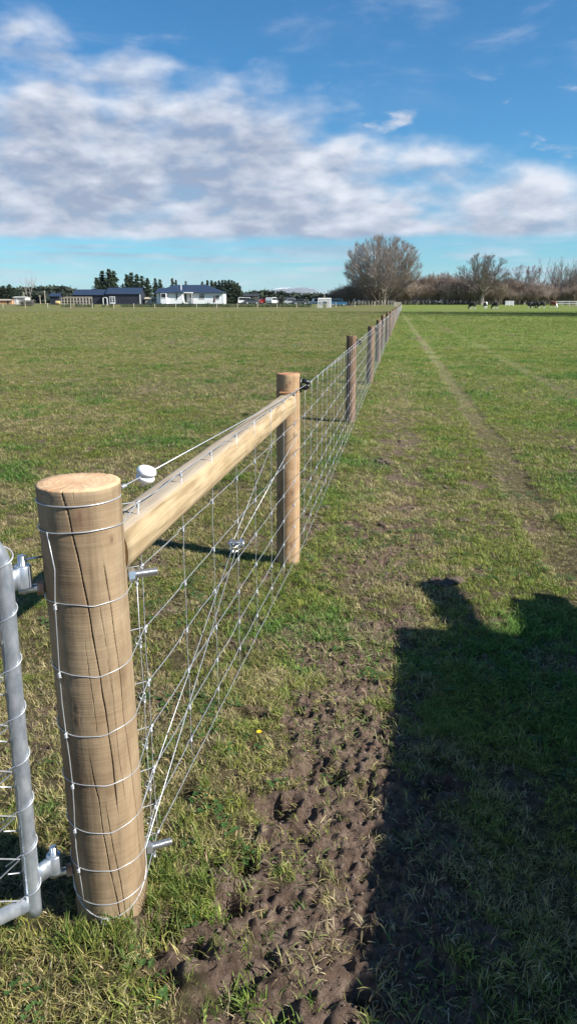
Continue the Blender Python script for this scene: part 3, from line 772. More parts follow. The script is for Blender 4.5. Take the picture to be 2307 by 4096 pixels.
pf = link('strainer_post', post_mesh('strainer_post', R0, -.12, H0, 620, 130, [M['post'], M['post_end']], 3, cracksA, knotsA, .015, cdir, .010), fence, (C0.x, C0.y, 0))
pf['label'] = 'thick fresh pine gate post with long splits, wrapped by netting wires'
knots2 = [(-.1, 1.0, .012), (.15, 1.015, .008), (.55, .74, .012), (-.9, .40, .016), (.45, .35, .010), (.6, .80, .012), (.3, .12, .01), (.35, .42, .012)]
pm = link('strainer_post', post_mesh('stay_post', R1, -.12, H1, 160, 120, [M['post2'], M['post2_end']], 13, [([(-.9, .9), (-.85, .5), (-.8, .1)], .0012, .004), ([(.9, .95), (.95, .6), (1.0, .2)], .0014, .005)], knots2, .05, (0, -1), .016), fence, (C1.x, C1.y, 0))
pm['label'] = 'orange pine post that carries the far end of the rail'
# dark saw cut of the rail notch
MB().box(-.045, .052, -.0640, -.052, .962, .968).build('notch', M['post2_end'], pm)
line_me = [post_mesh('line_post', .061, -.15, 1.03, 40, 26, [M['post3'], M['post3_end']], 50 + i, [([(.3 + .2 * i, 1.03), (.35 + .2 * i, .7), (.4 + .2 * i, .2)], .004, .006)], [], .06, (0, -1), .03) for i in range(4)]
def insulator_mesh():
    mb = MB()
    mb.box(-.004, .006, -.014, .014, -.035, .035)
    mb.tube([(.006, 0, .012), (.022, 0, .016), (.034, 0, .010), (.038, 0, 0)], [.009, .011, .012, .010], 8)
    mb.tube([(.006, 0, -.012), (.022, 0, -.016), (.034, 0, -.010), (.038, 0, 0)], [.009, .011, .012, .010], 8)
    return mb.mesh('insulator', M['black_plastic'], True)
ins_me = insulator_mesh()
posts = [(C1.x, C1.y, R1, H1)]
y = 8.98; k = 0
lr = random.Random(3)
while y < 176:
    x = fence_x(y) + lr.uniform(-.03, .03)
    hs = 1.0 + lr.uniform(-.03, .03)
    o = link('line_post', line_me[k % 4], fence, (x, y, 0), lr.uniform(0, 6), (1, 1, hs) if k > 1 else (1, 1, (1.0, .975)[k]))
    o.rotation_euler = (lr.gauss(0, .008), lr.gauss(0, .008), lr.uniform(-.5, .5))
    posts.append((x, y, .064, 1.03 * hs)); y += 4.62 + lr.uniform(-.12, .12); k += 1
for x, y, r_, h_ in posts[:24]:
    link('insulator', ins_me, fence, (x + r_ + .001, y, 1.0 if y < 5 else .955), 0.12, 1.15)
# rail
def rail():
    a = Vector((-.392, 1.472, .905)); b = Vector((-.010, 3.845, .902)); n = 60; ns = 28
    d = (b - a).normalized(); rt = d.cross(Vector((0, 0, 1))).normalized(); up = rt.cross(d)
    mb = MB(); rows = []
    for i in range(n + 1):
        t = i / n; p = a.lerp(b, t); row = []
        for j in range(ns):
            an = 2 * math.pi * j / ns; c, s = math.cos(an), math.sin(an)
            ex = 2 / 2.5
            u = math.copysign(abs(c) ** ex, c) * .051; v = math.copysign(abs(s) ** ex, s) * .053
            w = 1 + .035 * (float(fbm(t * 14 + 3, an * .8, 3, 5)) - .5)
            if v > .047: v = .047 + .001 * (float(vnoise(t * 40, j, 3)) - .5)
            q = p + rt * u * w + up * v * w; row.append(q)
        rows.append(row)
    for row in rows: mb.v += [tuple(q) for q in row]
    for i in range(n):
        for j in range(ns):
            j2 = (j + 1) % ns; mb.f.append((i * ns + j, i * ns + j2, (i + 1) * ns + j2, (i + 1) * ns + j)); mb.mi.append(0)
    mb.f.append(tuple(range(ns))); mb.f.append(tuple(range(n * ns + ns - 1, n * ns - 1, -1))); mb.mi += [0, 0]
    m = bpy.data.materials.new('half round rail'); m.use_nodes = True
    nt = m.node_tree; N = nt.nodes; L = nt.links; p = N['Principled BSDF']; p.inputs['Roughness'].default_value = .8; p.inputs['Specular IOR Level'].default_value = .2
    tc = N.new('ShaderNodeTexCoord'); mp = N.new('ShaderNodeMapping'); mp.inputs['Rotation'].default_value = (0, 0, 0)
    mp.inputs['Scale'].default_value = (1, .05, 1); L.new(tc.outputs['Object'], mp.inputs[0])
    g = N.new('ShaderNodeTexNoise'); g.inputs['Scale'].default_value = 60; g.inputs['Detail'].default_value = 8; g.inputs['Distortion'].default_value = .9; L.new(mp.outputs[0], g.inputs[0])
    b_ = N.new('ShaderNodeTexNoise'); b_.inputs['Scale'].default_value = 6; b_.inputs['Detail'].default_value = 5; L.new(tc.outputs['Object'], b_.inputs[0])
    r1 = N.new('ShaderNodeValToRGB'); e = r1.color_ramp.elements; e[0].position = .3; e[0].color = (.33, .24, .135, 1); e[1].position = .68; e[1].color = (.44, .345, .21, 1)
    L.new(b_.outputs[0], r1.inputs[0])
    r2 = N.new('ShaderNodeValToRGB'); e = r2.color_ramp.elements; e[0].position = .34; e[0].color = (.45, .40, .34, 1); e[1].position = .56; e[1].color = (1, 1, 1, 1)
    L.new(g.outputs[0], r2.inputs[0])
    mx = N.new('ShaderNodeMix'); mx.data_type = 'RGBA'; mx.blend_type = 'MULTIPLY'; mx.inputs[0].default_value = .7
    L.new(r1.outputs[0], mx.inputs[6]); L.new(r2.outputs[0], mx.inputs[7])
    # sawn upper face has greyed
    geo = N.new('ShaderNodeSeparateXYZ'); L.new(tc.outputs['Object'], geo.inputs[0])
    mr = N.new('ShaderNodeMapRange'); L.new(geo.outputs[2], mr.inputs[0]); mr.inputs[1].default_value = .944; mr.inputs[2].default_value = .950
    n3 = N.new('ShaderNodeTexNoise'); n3.inputs['Scale'].default_value = 9; n3.inputs['Detail'].default_value = 6; L.new(mp.outputs[0], n3.inputs[0])
    mm = N.new('ShaderNodeMath'); mm.operation = 'MULTIPLY'; L.new(mr.outputs[0], mm.inputs[0]); L.new(n3.outputs[0], mm.inputs[1])
    m2 = N.new('ShaderNodeMix'); m2.data_type = 'RGBA'; L.new(mm.outputs[0], m2.inputs[0]); L.new(mx.outputs[2], m2.inputs[6]); m2.inputs[7].default_value = (.36, .31, .25, 1)
    L.new(m2.outputs[2], p.inputs['Base Color'])
    bp = N.new('ShaderNodeBump'); bp.inputs['Distance'].default_value = .003; L.new(g.outputs[0], bp.inputs['Height']); L.new(bp.outputs[0], p.inputs['Normal'])
    ra = -math.atan2(d.x, d.y); Ri = Matrix.Rotation(-ra, 4, 'Z') @ Matrix.Translation((-a.x, -a.y, 0))
    mb.v = [tuple(Ri @ Vector(q)) for q in mb.v]
    o = mb.build('rail', m, fence, True); o.location = (a.x, a.y, 0); o.rotation_euler = (0, 0, ra); o['label'] = 'pale flat topped rail between the two thick posts'
rail()
for x_, y_, z_ in ((-.337, 1.56, .93), (-.335, 1.575, .885), (.030, 3.80, .925), (.027, 3.79, .885)):
    MB().tube([(x_ - .01, y_, z_), (x_ + .002, y_, z_)], .004, 8).build('nail', M['zinc'], fence)

# ------------------------------------------------------------------ netting
ZW = [.979, .824, .666, .521, .393, .273, .164, .074]
P1 = Vector((-.346, 1.60, 0))
S1 = Vector((.072, 3.93, 0))
def net_xy(s):
    """distance along the netting from the first stay -> x, y"""
    L1 = (S1 - P1).length
    if s <= L1: p = P1.lerp(S1, s / L1); return p.x, p.y
    y = S1.y + (s - L1) / math.hypot(1, FS); return fence_x(y) + .072, y
SEG_END = 172.0
WR = .0012
def wire_loop(zc, rr, kink=.004):
    """from the tie at the first stay round the back, left and front of the gate post and back"""
    d = (P1 - C0); a0 = math.atan2(d.y, d.x); da = math.acos(min(.98, rr / d.length)); pts = []
    st, en = a0 + da, a0 - da + 2 * math.pi
    for i in range(41):
        a = st + (en - st) * i / 40
        f = i / 40
        dz = -kink * math.exp(-((f - .72) / .05) ** 2) - .003 * math.sin(f * 9 + zc * 30)
        pts.append((C0.x + rr * math.cos(a), C0.y + rr * math.sin(a), zc + dz))
    return pts
stay_s = []
s = 0.0
while s < SEG_END: stay_s.append(s); s += .305
wr = random.Random(12)
for i, zc in enumerate(ZW):
    pts = [(P1.x - .004, P1.y + .004, zc)] + wire_loop(zc, R0 * 1.012 + .0016, .004 if 0 < i < 7 else .001) + [(P1.x, P1.y, zc)]
    s = 0.0; jj = 0
    for q, s in enumerate(stay_s[1:]):
        x, y = net_xy(s)
        if s < 14:
            xa, ya = net_xy(s - .305 * .5); xb, yb = net_xy(s - .04); xc, yc = net_xy(s - .02)
            w_ = .0035 if 0 < i < 7 else .0012
            pts += [(xa + .002, ya, zc + wr.gauss(0, .0025)), (xb, yb, zc - w_), (xc, yc, zc + w_), (x, y, zc)]
        elif q % 3 == 0: pts.append((x, y, zc + wr.gauss(0, .003)))
    mb = MB(); mb.tube(pts, WR if i else WR * 1.15, 5)
    # tie-off coil round the standing wire at the first stay
    cx_, cy_ = P1.x, P1.y; dv = (S1 - P1).normalized()
    coil = [(cx_ + dv.x * (.002 + .0021 * t_ / 6) + .0032 * math.cos(t_) * dv.y, cy_ + dv.y * (.002 + .0021 * t_ / 6) - .0032 * math.cos(t_) * dv.x, zc + .0032 * math.sin(t_)) for t_ in [q * .7 for q in range(40)]]
    mb.tube(coil, WR, 4)
    o = mb.build('line_wire', M['wire'], fence, True)
def knot(mb, z, r_=.0032, n=4):
    pts = []
    for q in range(n * 7 + 1):
        t_ = q / 7 * 2 * math.pi; pts.append((r_ * math.cos(t_), r_ * math.sin(t_), z - .013 + .0105 * q / (n * 7)))
    mb.tube(pts, .0013, 4)
    mb.tube([(0, -.011, z + .001), (.0035, -.004, z + .003), (.0035, .003, z - .001), (0, .011, z)], .0015, 4)
def stay_mesh(kind, seed):
    r = random.Random(seed); mb = MB(); pts = []
    for j, z in enumerate(ZW):
        pts.append((r.gauss(0, .0012), r.gauss(0, .0025), z))
        if j < 7: pts.append((r.gauss(0, .0012), r.gauss(0, .003), .5 * (z + ZW[j + 1])))
    mb.tube(pts, .0011, 5 if kind < 2 else 4, True)
    if kind == 0:
        for z in ZW[:-1]: knot(mb, z)
    elif kind == 1:
        for z in ZW: mb.tube([(0, 0, z + .006), (0, 0, z - .012)], .003, 5)
    return mb.mesh('stay_wire', M['wire'], True)
sm = [[stay_mesh(0, 20 + i) for i in range(5)], [stay_mesh(1, 40 + i) for i in range(4)], [stay_mesh(2, 60 + i) for i in range(3)]]
fa = math.atan2(-FS, 1)
for q, s in enumerate(stay_s[:298]):
    x, y = net_xy(s); kd = 0 if s < 5 else (1 if s < 20 else 2)
    o = link('stay_wire', sm[kd][q % len(sm[kd])], fence, (x, y, 0), fa)
    o.rotation_euler = (wr.gauss(0, .006), 0, fa)
mb = MB()
for s in stay_s[298:]:
    x, y = net_xy(s); mb.tube([(x, y, ZW[0]), (x, y, ZW[-1])], .0016, 3, False)
tag(mb.build('far_stay_wire', M['wire'], fence), kind='stuff')
# stay that is wrapped with the netting round the gate post
aa = math.atan2(cdir[1], cdir[0]) - R(50)
mb = MB(); pts = []
for j, z in enumerate(ZW):
    rr = R0 * 1.012 + .004
    pts.append((C0.x + rr * math.cos(aa + .05 * math.sin(j * 2)), C0.y + rr * math.sin(aa + .05 * math.sin(j * 2)), z))
    if j < 7:
        a2 = aa + .05 * math.sin(j * 2 + 1) + (.10 if j == 0 else 0); zm = .5 * (z + ZW[j + 1])
        pts.append((C0.x + rr * math.cos(a2), C0.y + rr * math.sin(a2), zm))
mb.tube(pts, .0013, 6)
for j in range(1, 7):
    p = Vector(pts[2 * j]); tmp = MB(); knot(tmp, 0, .0034)
    b = len(mb.v); mb.v += [(v[0] + p.x, v[1] + p.y, v[2] + p.z) for v in tmp.v]
    mb.f += [tuple(b + q for q in f) for f in tmp.f]; mb.mi += tmp.mi
mb.build('stay_wire', M['wire'], fence, True)
# second column of tied ends just before the first stay
mb = MB(); pts = []
Q = P1.lerp(Vector((C0.x + R0, C0.y, 0)), .35)
for j, z in enumerate(ZW): pts.append((Q.x + .002 * math.sin(j * 3), Q.y, z - .02))
mb.tube(pts[1:], .0012, 5)
for j in range(1, 8):
    cx_, cy_, cz_ = pts[j]
    mb.tube([(cx_ + .008 * math.cos(t_) - .004, cy_, cz_ + .012 + .010 * math.sin(t_)) for t_ in [a * .55 for a in range(12)]], .0014, 5)
    mb.tube([(cx_ + .003 * math.cos(t_), cy_ + .003 * math.sin(t_), cz_ - .002 * t_ / 6.28) for t_ in [a * .9 for a in range(22)]], .0013, 4)
mb.build('tied_wire', M['wire'], fence, True)
# electric top wire: loop on the post, white insulator, then along the black insulators
A = Vector((C0.x + .075, C0.y + .045, 1.04)); I0 = Vector((-.322, 1.60, 1.046)); E = Vector((C1.x + R1 + .036, C1.y, 1.0))
mb = MB(); loop = []
a_s, a_e = math.atan2(.6, .8) + .5, math.atan2(.6, .8) + 2 * math.pi - .7
for i in range(41):
    a = a_s + (a_e - a_s) * i / 40; rr = R0 * 1.0 + .0016
    loop.append((C0.x + rr * math.cos(a), C0.y + rr * math.sin(a), 1.031 + .004 * (i / 40)))
d = (I0 - A).normalized()
mb.tube([A + d * .01] + loop + [A, I0 - d * .018], .0015, 6)
mb.tube([A + d * (.002 + .016 * t_ / 25) + Vector((.004 * math.cos(t_) * d.y, -.004 * math.cos(t_) * d.x, .004 * math.sin(t_))) for t_ in [q * .7 for q in range(37)]], .0014, 5)
mb.build('top_wire', M['wire'], fence, True)
d2 = (E - I0).normalized(); pts = [I0 + d2 * .018, I0.lerp(E, .5) - Vector((0, 0, .004)), E]
for x, y, r_, h_ in posts[1:]: pts.append((x + r_ + .044, y, .955))
MB().tube(pts, .0015, 5).build('top_wire', M['wire'], fence, True)
def strain_insulator():
    mb = MB(); q = d2.to_track_quat('Z', 'Y').to_matrix().to_4x4(); T = Matrix.Translation(I0) @ q
    T = Matrix.Translation(I0) @ Matrix.Rotation(math.atan2(d2.y, d2.x), 4, 'Z') @ Matrix.Rotation(.25, 4, 'X')
    mb.lathe([(.004, -.0205), (.012, -.0195), (.0185, -.015), (.0215, -.009), (.0205, -.005), (.015, -.0035), (.015, .000), (.0215, .001), (.0228, .006), (.0212, .012), (.0165, .0165), (.012, .0178), (.0105, .0155), (.004, .015)], 28, T)
    tmp = MB().tube([T @ Vector((.009 * math.cos(a), 0, -.018 + .008 * math.sin(a))) for a in [math.pi + i * .3 for i in range(11)]], .003, 8)
    b = len(mb.v); mb.v += tmp.v; mb.f += [tuple(b + i for i in f) for f in tmp.f]; mb.mi += tmp.mi
    o = mb.build('strain_insulator', M['white_plastic'], fence, True); o['label'] = 'white egg shaped insulator on the top wire'
strain_insulator()
# diagonal brace wires with ratchet
RT = Vector((-.212, 2.73, .492))
top_r = C1 + Vector((R1 * .9, -.03, .745)); top_l = C1 + Vector((-R1 * 1.0, -.01, .745))
bot_r = C0 + Vector((R0 * .98, .02, .135)); bot_l = C0 + Vector((R0 * .55, R0 * .9, .15))
mb = MB()
back = [C1 + Vector((R1 * 1.02 * math.cos(a), R1 * 1.02 * math.sin(a), .752)) for a in [math.pi + .3 - i * (math.pi + .6) / 12 for i in range(13)]]
u0 = RT + Vector((.006, .035, .014))
mb.tube([u0 + Vector((-.012, 0, 0)), top_l] + back + [top_r, u0 + Vector((.012, 0, 0))], .0014, 6)
b0 = RT - Vector((.004, .04, .012))
fr = [C0 + Vector(((R0 + .002) * math.cos(a), (R0 + .002) * math.sin(a), zz)) for a, zz in [(.15 - i * (math.pi * 1.45) / 24, .135 - .105 * math.sin(math.pi * min(1, (i + 2) / 20))) for i in range(25)]]
mb.tube([b0 + Vector((.008, 0, 0)), bot_r] + fr, .0014, 6)
mb.tube([b0 + Vector((-.008, 0, 0)), bot_l + Vector((.01, 0, .03))], .0014, 6)
ea = math.atan2(cdir[1], cdir[0]) - .25
ec = C0 + Vector(((R0 + .006) * math.cos(ea), (R0 + .006) * math.sin(ea), .030))
mb.tube([ec + Vector((.009 * math.cos(t_), 0, .009 * math.sin(t_) - .004)) for t_ in [i * .5 for i in range(12)]], .0022, 6)
o = mb.build('brace_wire', M['wire'], fence, True); o['label'] = 'doubled diagonal tension wire from post foot to far post'
mb = MB(); dr = (top_r - bot_r).normalized(); qm = Matrix.Translation(RT) @ dr.to_track_quat('Y', 'Z').to_matrix().to_4x4()
fr_p = [(-.018, .034, 0), (-.021, -.006, 0), (-.006, -.034, 0), (.006, -.034, 0), (.021, -.006, 0), (.018, .034, 0)]
for zo in (-.011, .011): mb.tube([qm @ Vector((x, y, zo)) for x, y, z in fr_p], .0032, 6)
mb.tube([qm @ Vector((-.021, .004, .011)), qm @ Vector((.021, .004, .011))], .0028, 6)
mb.tube([qm @ Vector((0, -.052, 0)), qm @ Vector((0, -.03, 0))], .005, 8)
o = mb.build('wire_tightener', M['zinc'], fence, True)
MB().tube([qm @ Vector((-.028, .014, 0)), qm @ Vector((.034, .014, 0))], .0105, 14).build('spool', M['galv'], o, True)
mb = MB()
for j in range(8):
    a = j * math.pi / 4; mb.box(-.0085, .0085, -.0045, .0045, -.0045, .0045, qm @ Matrix.Translation((.024, .014 + .0125 * math.cos(a), .0125 * math.sin(a))))
mb.build('ratchet_wheel', M['zinc'], o)
# staples on the middle post
for z in ZW: MB().tube([(C1.x + R1 * 1.02, C1.y + .02, z + .012), (C1.x + R1 * 1.02 + .014, C1.y + .035, z + .006), (C1.x + R1 * 1.02 + .014, C1.y + .035, z - .006), (C1.x + R1 * 1.02, C1.y + .02, z - .012)], .0017, 4).build('staple', M['zinc'], pm)

# ------------------------------------------------------------------ gate
GH = Vector((-.588, 1.352, 0)); gd = Vector((-.78, -.626, 0)).normalized(); GL = 3.0
gate = thing('farm_gate', 'galvanised tube gate with wire mesh hung on the thick gate post', 'gate', (GH.x, GH.y, 0), math.atan2(gd.y, gd.x))
GT = -.024
gate.rotation_euler = (0, GT, math.atan2(gd.y, gd.x))
TR = .0178; ZB, ZT = .085, 1.0
c = .10
frame = [(0, 0, ZB - .02)] + [(0, 0, ZB + (ZT - c - ZB) * t_ / 6) for t_ in range(7)] + [(c - c * math.cos(a), 0, ZT - c + c * math.sin(a)) for a in [i * math.pi / 16 for i in range(1, 9)]] + \
        [(GL - c + c * math.sin(a), 0, ZT - c + c * math.cos(a)) for a in [i * math.pi / 16 for i in range(0, 9)]] + [(GL, 0, ZB)]
MB().tube(frame, TR, 20).build('frame', M['galv'], gate, True)
MB().tube([(TR * .9, 0, ZB + .012), (GL - TR, 0, ZB + .012)], TR * .95, 20).build('bottom_rail', M['galv'], gate, True)
MB().tube([(GL * .5, 0, ZB + .03), (GL * .5, 0, ZT - TR * .9)], TR * .8, 12).build('upright', M['galv'], gate, True)
# chain-link: zig-zag wires, each wrapped on the stile
pitch = .112; nrow = int((ZT - ZB) / pitch)
gr = random.Random(2)
zz0 = ZB + .02
diag = .11
for i in range(int(GL / diag) - 1):
    x0 = .055 + i * diag; pts = []; side = i % 2
    kk = 0; z = zz0
    while z < ZT - .02:
        off = (.5 if (kk + i) % 2 else -.5) * diag * .98
        pts.append((x0 + off, (.0035 if kk % 2 else -.0035), z + gr.gauss(0, .002)))
        pts.append((x0 + off * 1.02, (-.0035 if kk % 2 else .0035), z + .008))
        z += pitch * .5; kk += 1
    if i == 0:
        pts = [(max(p[0], TR + .004), p[1], p[2]) for p in pts]
    MB().tube(pts, .0017, 6).build('mesh_wire', M['white'] if False else M['wire'], gate, True)
for j in range(nrow):
    z = zz0 + .02 + j * pitch; pts = []
    for t_ in range(19):
        a = R(20) + t_ / 18 * R(320); pts.append(((TR + .0022) * math.cos(a), (TR + .0022) * math.sin(a), z + .055 * (t_ / 18) ** 1.0))
    pts = [(.052, -.003, z - .02)] + pts + [(.05, .003, z + .075)]
    MB().tube(pts, .0017, 6).build('lacing_wire', M['wire'], gate, True)
# hinges: sleeve welded to the stile, gudgeon bolt through the post
gi = gate.matrix_basis.inverted() if False else (Matrix.Translation((GH.x, GH.y, 0)) @ Matrix.Rotation(math.atan2(gd.y, gd.x), 4, 'Z') @ Matrix.Rotation(GT, 4, 'Y')).inverted()
bd = Vector((.90, .38, 0)).normalized()
bd = Vector((.923, .384, 0)).normalized()
for hz in (.845, .125):
    pin = C0 - bd * (R0 + .042); pin.z = hz
    e0 = gi @ pin
    mb = MB()
    mb.tube([gi @ (pin - bd * .012), gi @ (C0 + bd * (R0 + .068) + Vector((0, 0, hz)))], .0090, 14)
    for q in range(22):                               # thread
        p = C0 + bd * (R0 + .022 + q * .0021) + Vector((0, 0, hz)); mb.tube([gi @ p, gi @ (p + bd * .0010)], .0097, 14, True)
    mb.tube([e0 - Vector((0, 0, .008)), e0 + Vector((0, 0, .075))], .0085, 14)
    gud = mb.build('gudgeon_bolt', M['zinc'], gate, True)
    for sgn, mt in ((1, M['zinc']), (-1, M['nut'])):
        p = C0 + bd * sgn * (R0 + .004) + Vector((0, 0, hz)); mb = MB(); mb.tube([gi @ p, gi @ (p + bd * sgn * .013)], .0165, 6); mb.build('nut', mt, gud)
    mb = MB(); s0 = e0 + Vector((0, 0, .006))
    T = Matrix.Translation(s0)
    mb.lathe([(.0165, 0), (.0172, .002), (.0172, .046), (.016, .048), (.0095, .048)], 20, T)
    mb.box(-.012, .012, -.008, .008, .004, .044, Matrix.Translation((e0.x * .5, e0.y * .5, s0.z)) @ Matrix.Rotation(math.atan2(e0.y, e0.x), 4, 'Z') @ Matrix.Diagonal((max(1, (e0.xy.length - .02) / .024), 1, 1, 1)))
    mb.build('hinge_sleeve', M['galv'], gate, True)
MB().tube([gi @ (C0 - bd * (R0 + .045) + Vector((0, 0, .91))), gi @ (C0 - bd * (R0 - .004) + Vector((0, 0, .912)))], .0024, 6).build('split_pin', M['zinc'], gate, True)

# ------------------------------------------------------------------ plants of the far edge
def bare_tree(seed, h, stems, spread, base_r, levels, upr=.35, split=(3, 4), lenf=.62, trunk=0.0, twig_r=.014, wid0=.0, angf=(.35, .75)):
    """returns (thick branches, twigs)"""
    r = random.Random(seed); thick = MB(); thin = MB(); stack = []
    if trunk:
        p0 = Vector((0, 0, -.2)); p1 = Vector((r.gauss(0, .1), r.gauss(0, .1), trunk)); thick.tube([p0, p0.lerp(p1, .12), p0.lerp(p1, .5), p1], [base_r * 1.35, base_r * 1.05, base_r, base_r * .9], 8)
    else: p1 = None
    for i in range(stems):
        a = i / stems * 6.283 + r.uniform(-.4, .4); t = spread * math.sqrt(r.uniform(.02, 1))
        d = Vector((math.cos(a) * math.sin(t), math.sin(a) * math.sin(t), math.cos(t)))
        p = Vector((math.cos(a) * wid0 * r.random(), math.sin(a) * wid0 * r.random(), -.1)) if p1 is None else p1 - Vector((0, 0, r.uniform(0, .25) * trunk))
        stack.append((p, d, (h - trunk) * lenf * r.uniform(.8, 1.1), base_r * (.42 if trunk else .55) * r.uniform(.7, 1.1), 0))
    while stack:
        p, d, L, rad, lv = stack.pop()
        n = 4 if lv < 2 else 3; pts = [p]; dirs = [d]
        for k in range(n):
            d = (d + Vector((r.gauss(0, .11), r.gauss(0, .11), r.gauss(0, .07) + upr * .22))).normalized()
            p = p + d * L / n; pts.append(p); dirs.append(d)
        tipr = rad * .45
        rs = [max(twig_r * .6, rad + (tipr - rad) * k / n) for k in range(n + 1)]
        (thick if lv < 2 else thin).tube(pts, rs, 5 if lv < 2 else 3, False)
        if lv + 1 >= levels: continue
        nb = r.randint(*split) + (2 if lv == 0 else 0)
        for b in range(nb):
            t = (.35 + .65 * (b + r.random()) / nb) if lv else (.30 + .70 * (b + r.random()) / nb)
            q = min(n - 1, int(t * n)); f = t * n - q; pp = pts[q].lerp(pts[q + 1], f); dd = dirs[q + 1]
            ax = dd.orthogonal().normalized(); ax.rotate(Matrix.Rotation(r.uniform(0, 6.283), 3, dd))
            nd = dd.copy(); nd.rotate(Matrix.Rotation(r.uniform(*angf), 3, ax))
            stack.append((pp, nd, L * r.uniform(.42, .66) * (1.15 - .35 * t), max(twig_r, rad * (.62 - .25 * t)), lv + 1))
    return thick, thin
def place_tree(name, label, px, Ybase, gen, mats, group=None, rz=0, sc=1, cat='tree', zb=None):
    th, tn = gen; x = XP(px, Ybase); z = ghs(x, Ybase) if zb is None else zb
    t = thing(name, label, cat, (x, Ybase, z), rz, group, sc)
    th.build('trunk', mats[0], t); tn.build('crown', mats[1], t); return t
def fan_tree(seed, h, rx, cz, rz, stems, trunk, base_r, wid0, n1, n2, n3, tw, wig=.05, low=-.35):
    r = random.Random(seed); thick = MB(); thin = MB()
    def inside(p, k=1.0): return (p.x / rx) ** 2 + (p.y / rx) ** 2 + ((p.z - cz) / rz) ** 2 < k
    if trunk:
        thick.tube([(0, 0, -.3), (.05, 0, .3), (.1, .05, trunk * .6), (.05, .1, trunk)], [base_r * 1.5, base_r * 1.1, base_r, base_r * .95], 9)
    def path(p, d, L, n, up, wg):
        pts = [p]; ds = [d]
        for k in range(n):
            d = (d + Vector((r.gauss(0, wg), r.gauss(0, wg), r.gauss(0, wg) + up))).normalized(); p = p + d * (L / n)
            pts.append(p); ds.append(d)
            if not inside(p, 1.12) and p.z > cz * .5: break
        return pts, ds
    for i in range(stems):
        a = i * 2.39996 + r.uniform(-.3, .3); sn = low + (1 - low) * ((i + .5) / stems) ** .75; cs = math.sqrt(max(0, 1 - sn * sn))
        tgt = Vector((rx * cs * math.cos(a), rx * cs * math.sin(a), cz + rz * sn)) * r.uniform(.92, 1.0)
        b = Vector((wid0 * math.cos(a) * r.random(), wid0 * math.sin(a) * r.random(), -.2)) if not trunk else Vector((.05, .1, trunk * r.uniform(.7, 1.0)))
        ctl = b.lerp(tgt, .45); ctl.z += (tgt - b).length * (.05 if not trunk else .02); pts = []
        K = 12; off = Vector((0, 0, 0))
        for k in range(K + 1):
            t = k / K; off += Vector((r.gauss(0, wig), r.gauss(0, wig), r.gauss(0, wig * .5))) * h * .1 * (1 if k else 0)
            pts.append(b * (1 - t) ** 2 + ctl * 2 * t * (1 - t) + tgt * t * t + off * t)
        r0 = base_r * r.uniform(.28, .42) if trunk else base_r * r.uniform(.3, .5)
        thick.tube(pts, [max(tw, r0 * (1 - k / K) ** .8) for k in range(K + 1)], 5, False)
        for j in range(n1):
            t = .26 + .74 * ((j + r.random()) / n1) ** .75; q = min(K - 1, int(t * K)); p = pts[q].lerp(pts[q + 1], t * K - q); d = (pts[q + 1] - pts[q]).normalized()
            ax = d.orthogonal().normalized(); ax.rotate(Matrix.Rotation(r.uniform(0, 6.283), 3, d)); d1 = d.copy(); d1.rotate(Matrix.Rotation(r.uniform(.35, .8), 3, ax))
            p1, e1 = path(p, d1, h * r.uniform(.12, .24) * (1.2 - .55 * t), 4, .10, .10)
            ra = max(tw, r0 * (1 - t) * .5 + tw); thin.tube(p1, [max(tw * .8, ra * (1 - .6 * k / 4)) for k in range(len(p1))], 3, False)
            for m_ in range(n2):
                t2 = .2 + .8 * (m_ + r.random()) / n2; f = t2 * (len(p1) - 1); q2 = min(len(p1) - 2, int(f)); pp = p1[q2].lerp(p1[q2 + 1], f - q2); dd = e1[q2 + 1]
                ax = dd.orthogonal().normalized(); ax.rotate(Matrix.Rotation(r.uniform(0, 6.283), 3, dd)); d2_ = dd.copy(); d2_.rotate(Matrix.Rotation(r.uniform(.3, .75), 3, ax))
                p2, e2 = path(pp, d2_, h * r.uniform(.05, .11), 3, .12, .12)
                thin.tube(p2, [tw, tw * .8, tw * .7, tw * .5][:len(p2)], 3, False)
                for u in range(n3):
                    f = r.uniform(.25, 1) * (len(p2) - 1); q3 = min(len(p2) - 2, int(f)); pp3 = p2[q3].lerp(p2[q3 + 1], f - q3); d3 = (e2[q3 + 1] + Vector((r.gauss(0, .5), r.gauss(0, .5), r.gauss(0, .4) + .2))).normalized()
                    thin.tube([pp3, pp3 + d3 * h * r.uniform(.025, .06)], [tw * .7, tw * .4], 3, False)
    return thick, thin
place_tree('bare_poplar_tree', 'huge bare fan shaped tree at the far end of the fence', 1522, 206, fan_tree(4, 17.2, 9.6, 9.3, 7.7, 50, 0, .60, 2.2, 14, 8, 6, .024, .05, -.55), (M['bark'], M['twig']))
place_tree('bare_oak_tree', 'broad bare tree with a single trunk behind the grazing cattle', 1922, 204, fan_tree(9, 12.6, 6.7, 7.8, 4.7, 19, 2.4, .60, 0, 14, 7, 5, .023, .11, -.45), (M['bark'], M['bark']))
place_tree('bare_elm_tree', 'bare round crowned tree behind the brown cow group', 2092, 232, fan_tree(14, 11.0, 5.4, 7.6, 3.5, 14, 3.0, .45, 0, 11, 6, 4, .024, .10, -.4), (M['bark'], M['twig']))
place_tree('bare_poplar_tree', 'slim bare tree rising from the shrubs right of the fan tree', 1775, 214, bare_tree(23, 10.5, 6, .5, .32, 5, .45, (3, 4), .58, 2.0, .016, 0, (.3, .6)), (M['bark'], M['twig']))
place_tree('bare_poplar_tree', 'small bare tree leaning at the left foot of the fan tree', 1425, 208, bare_tree(31, 8.6, 6, .6, .3, 5, .4, (3, 4), .58, 1.2, .015, 0, (.3, .6)), (M['bark'], M['twig']))
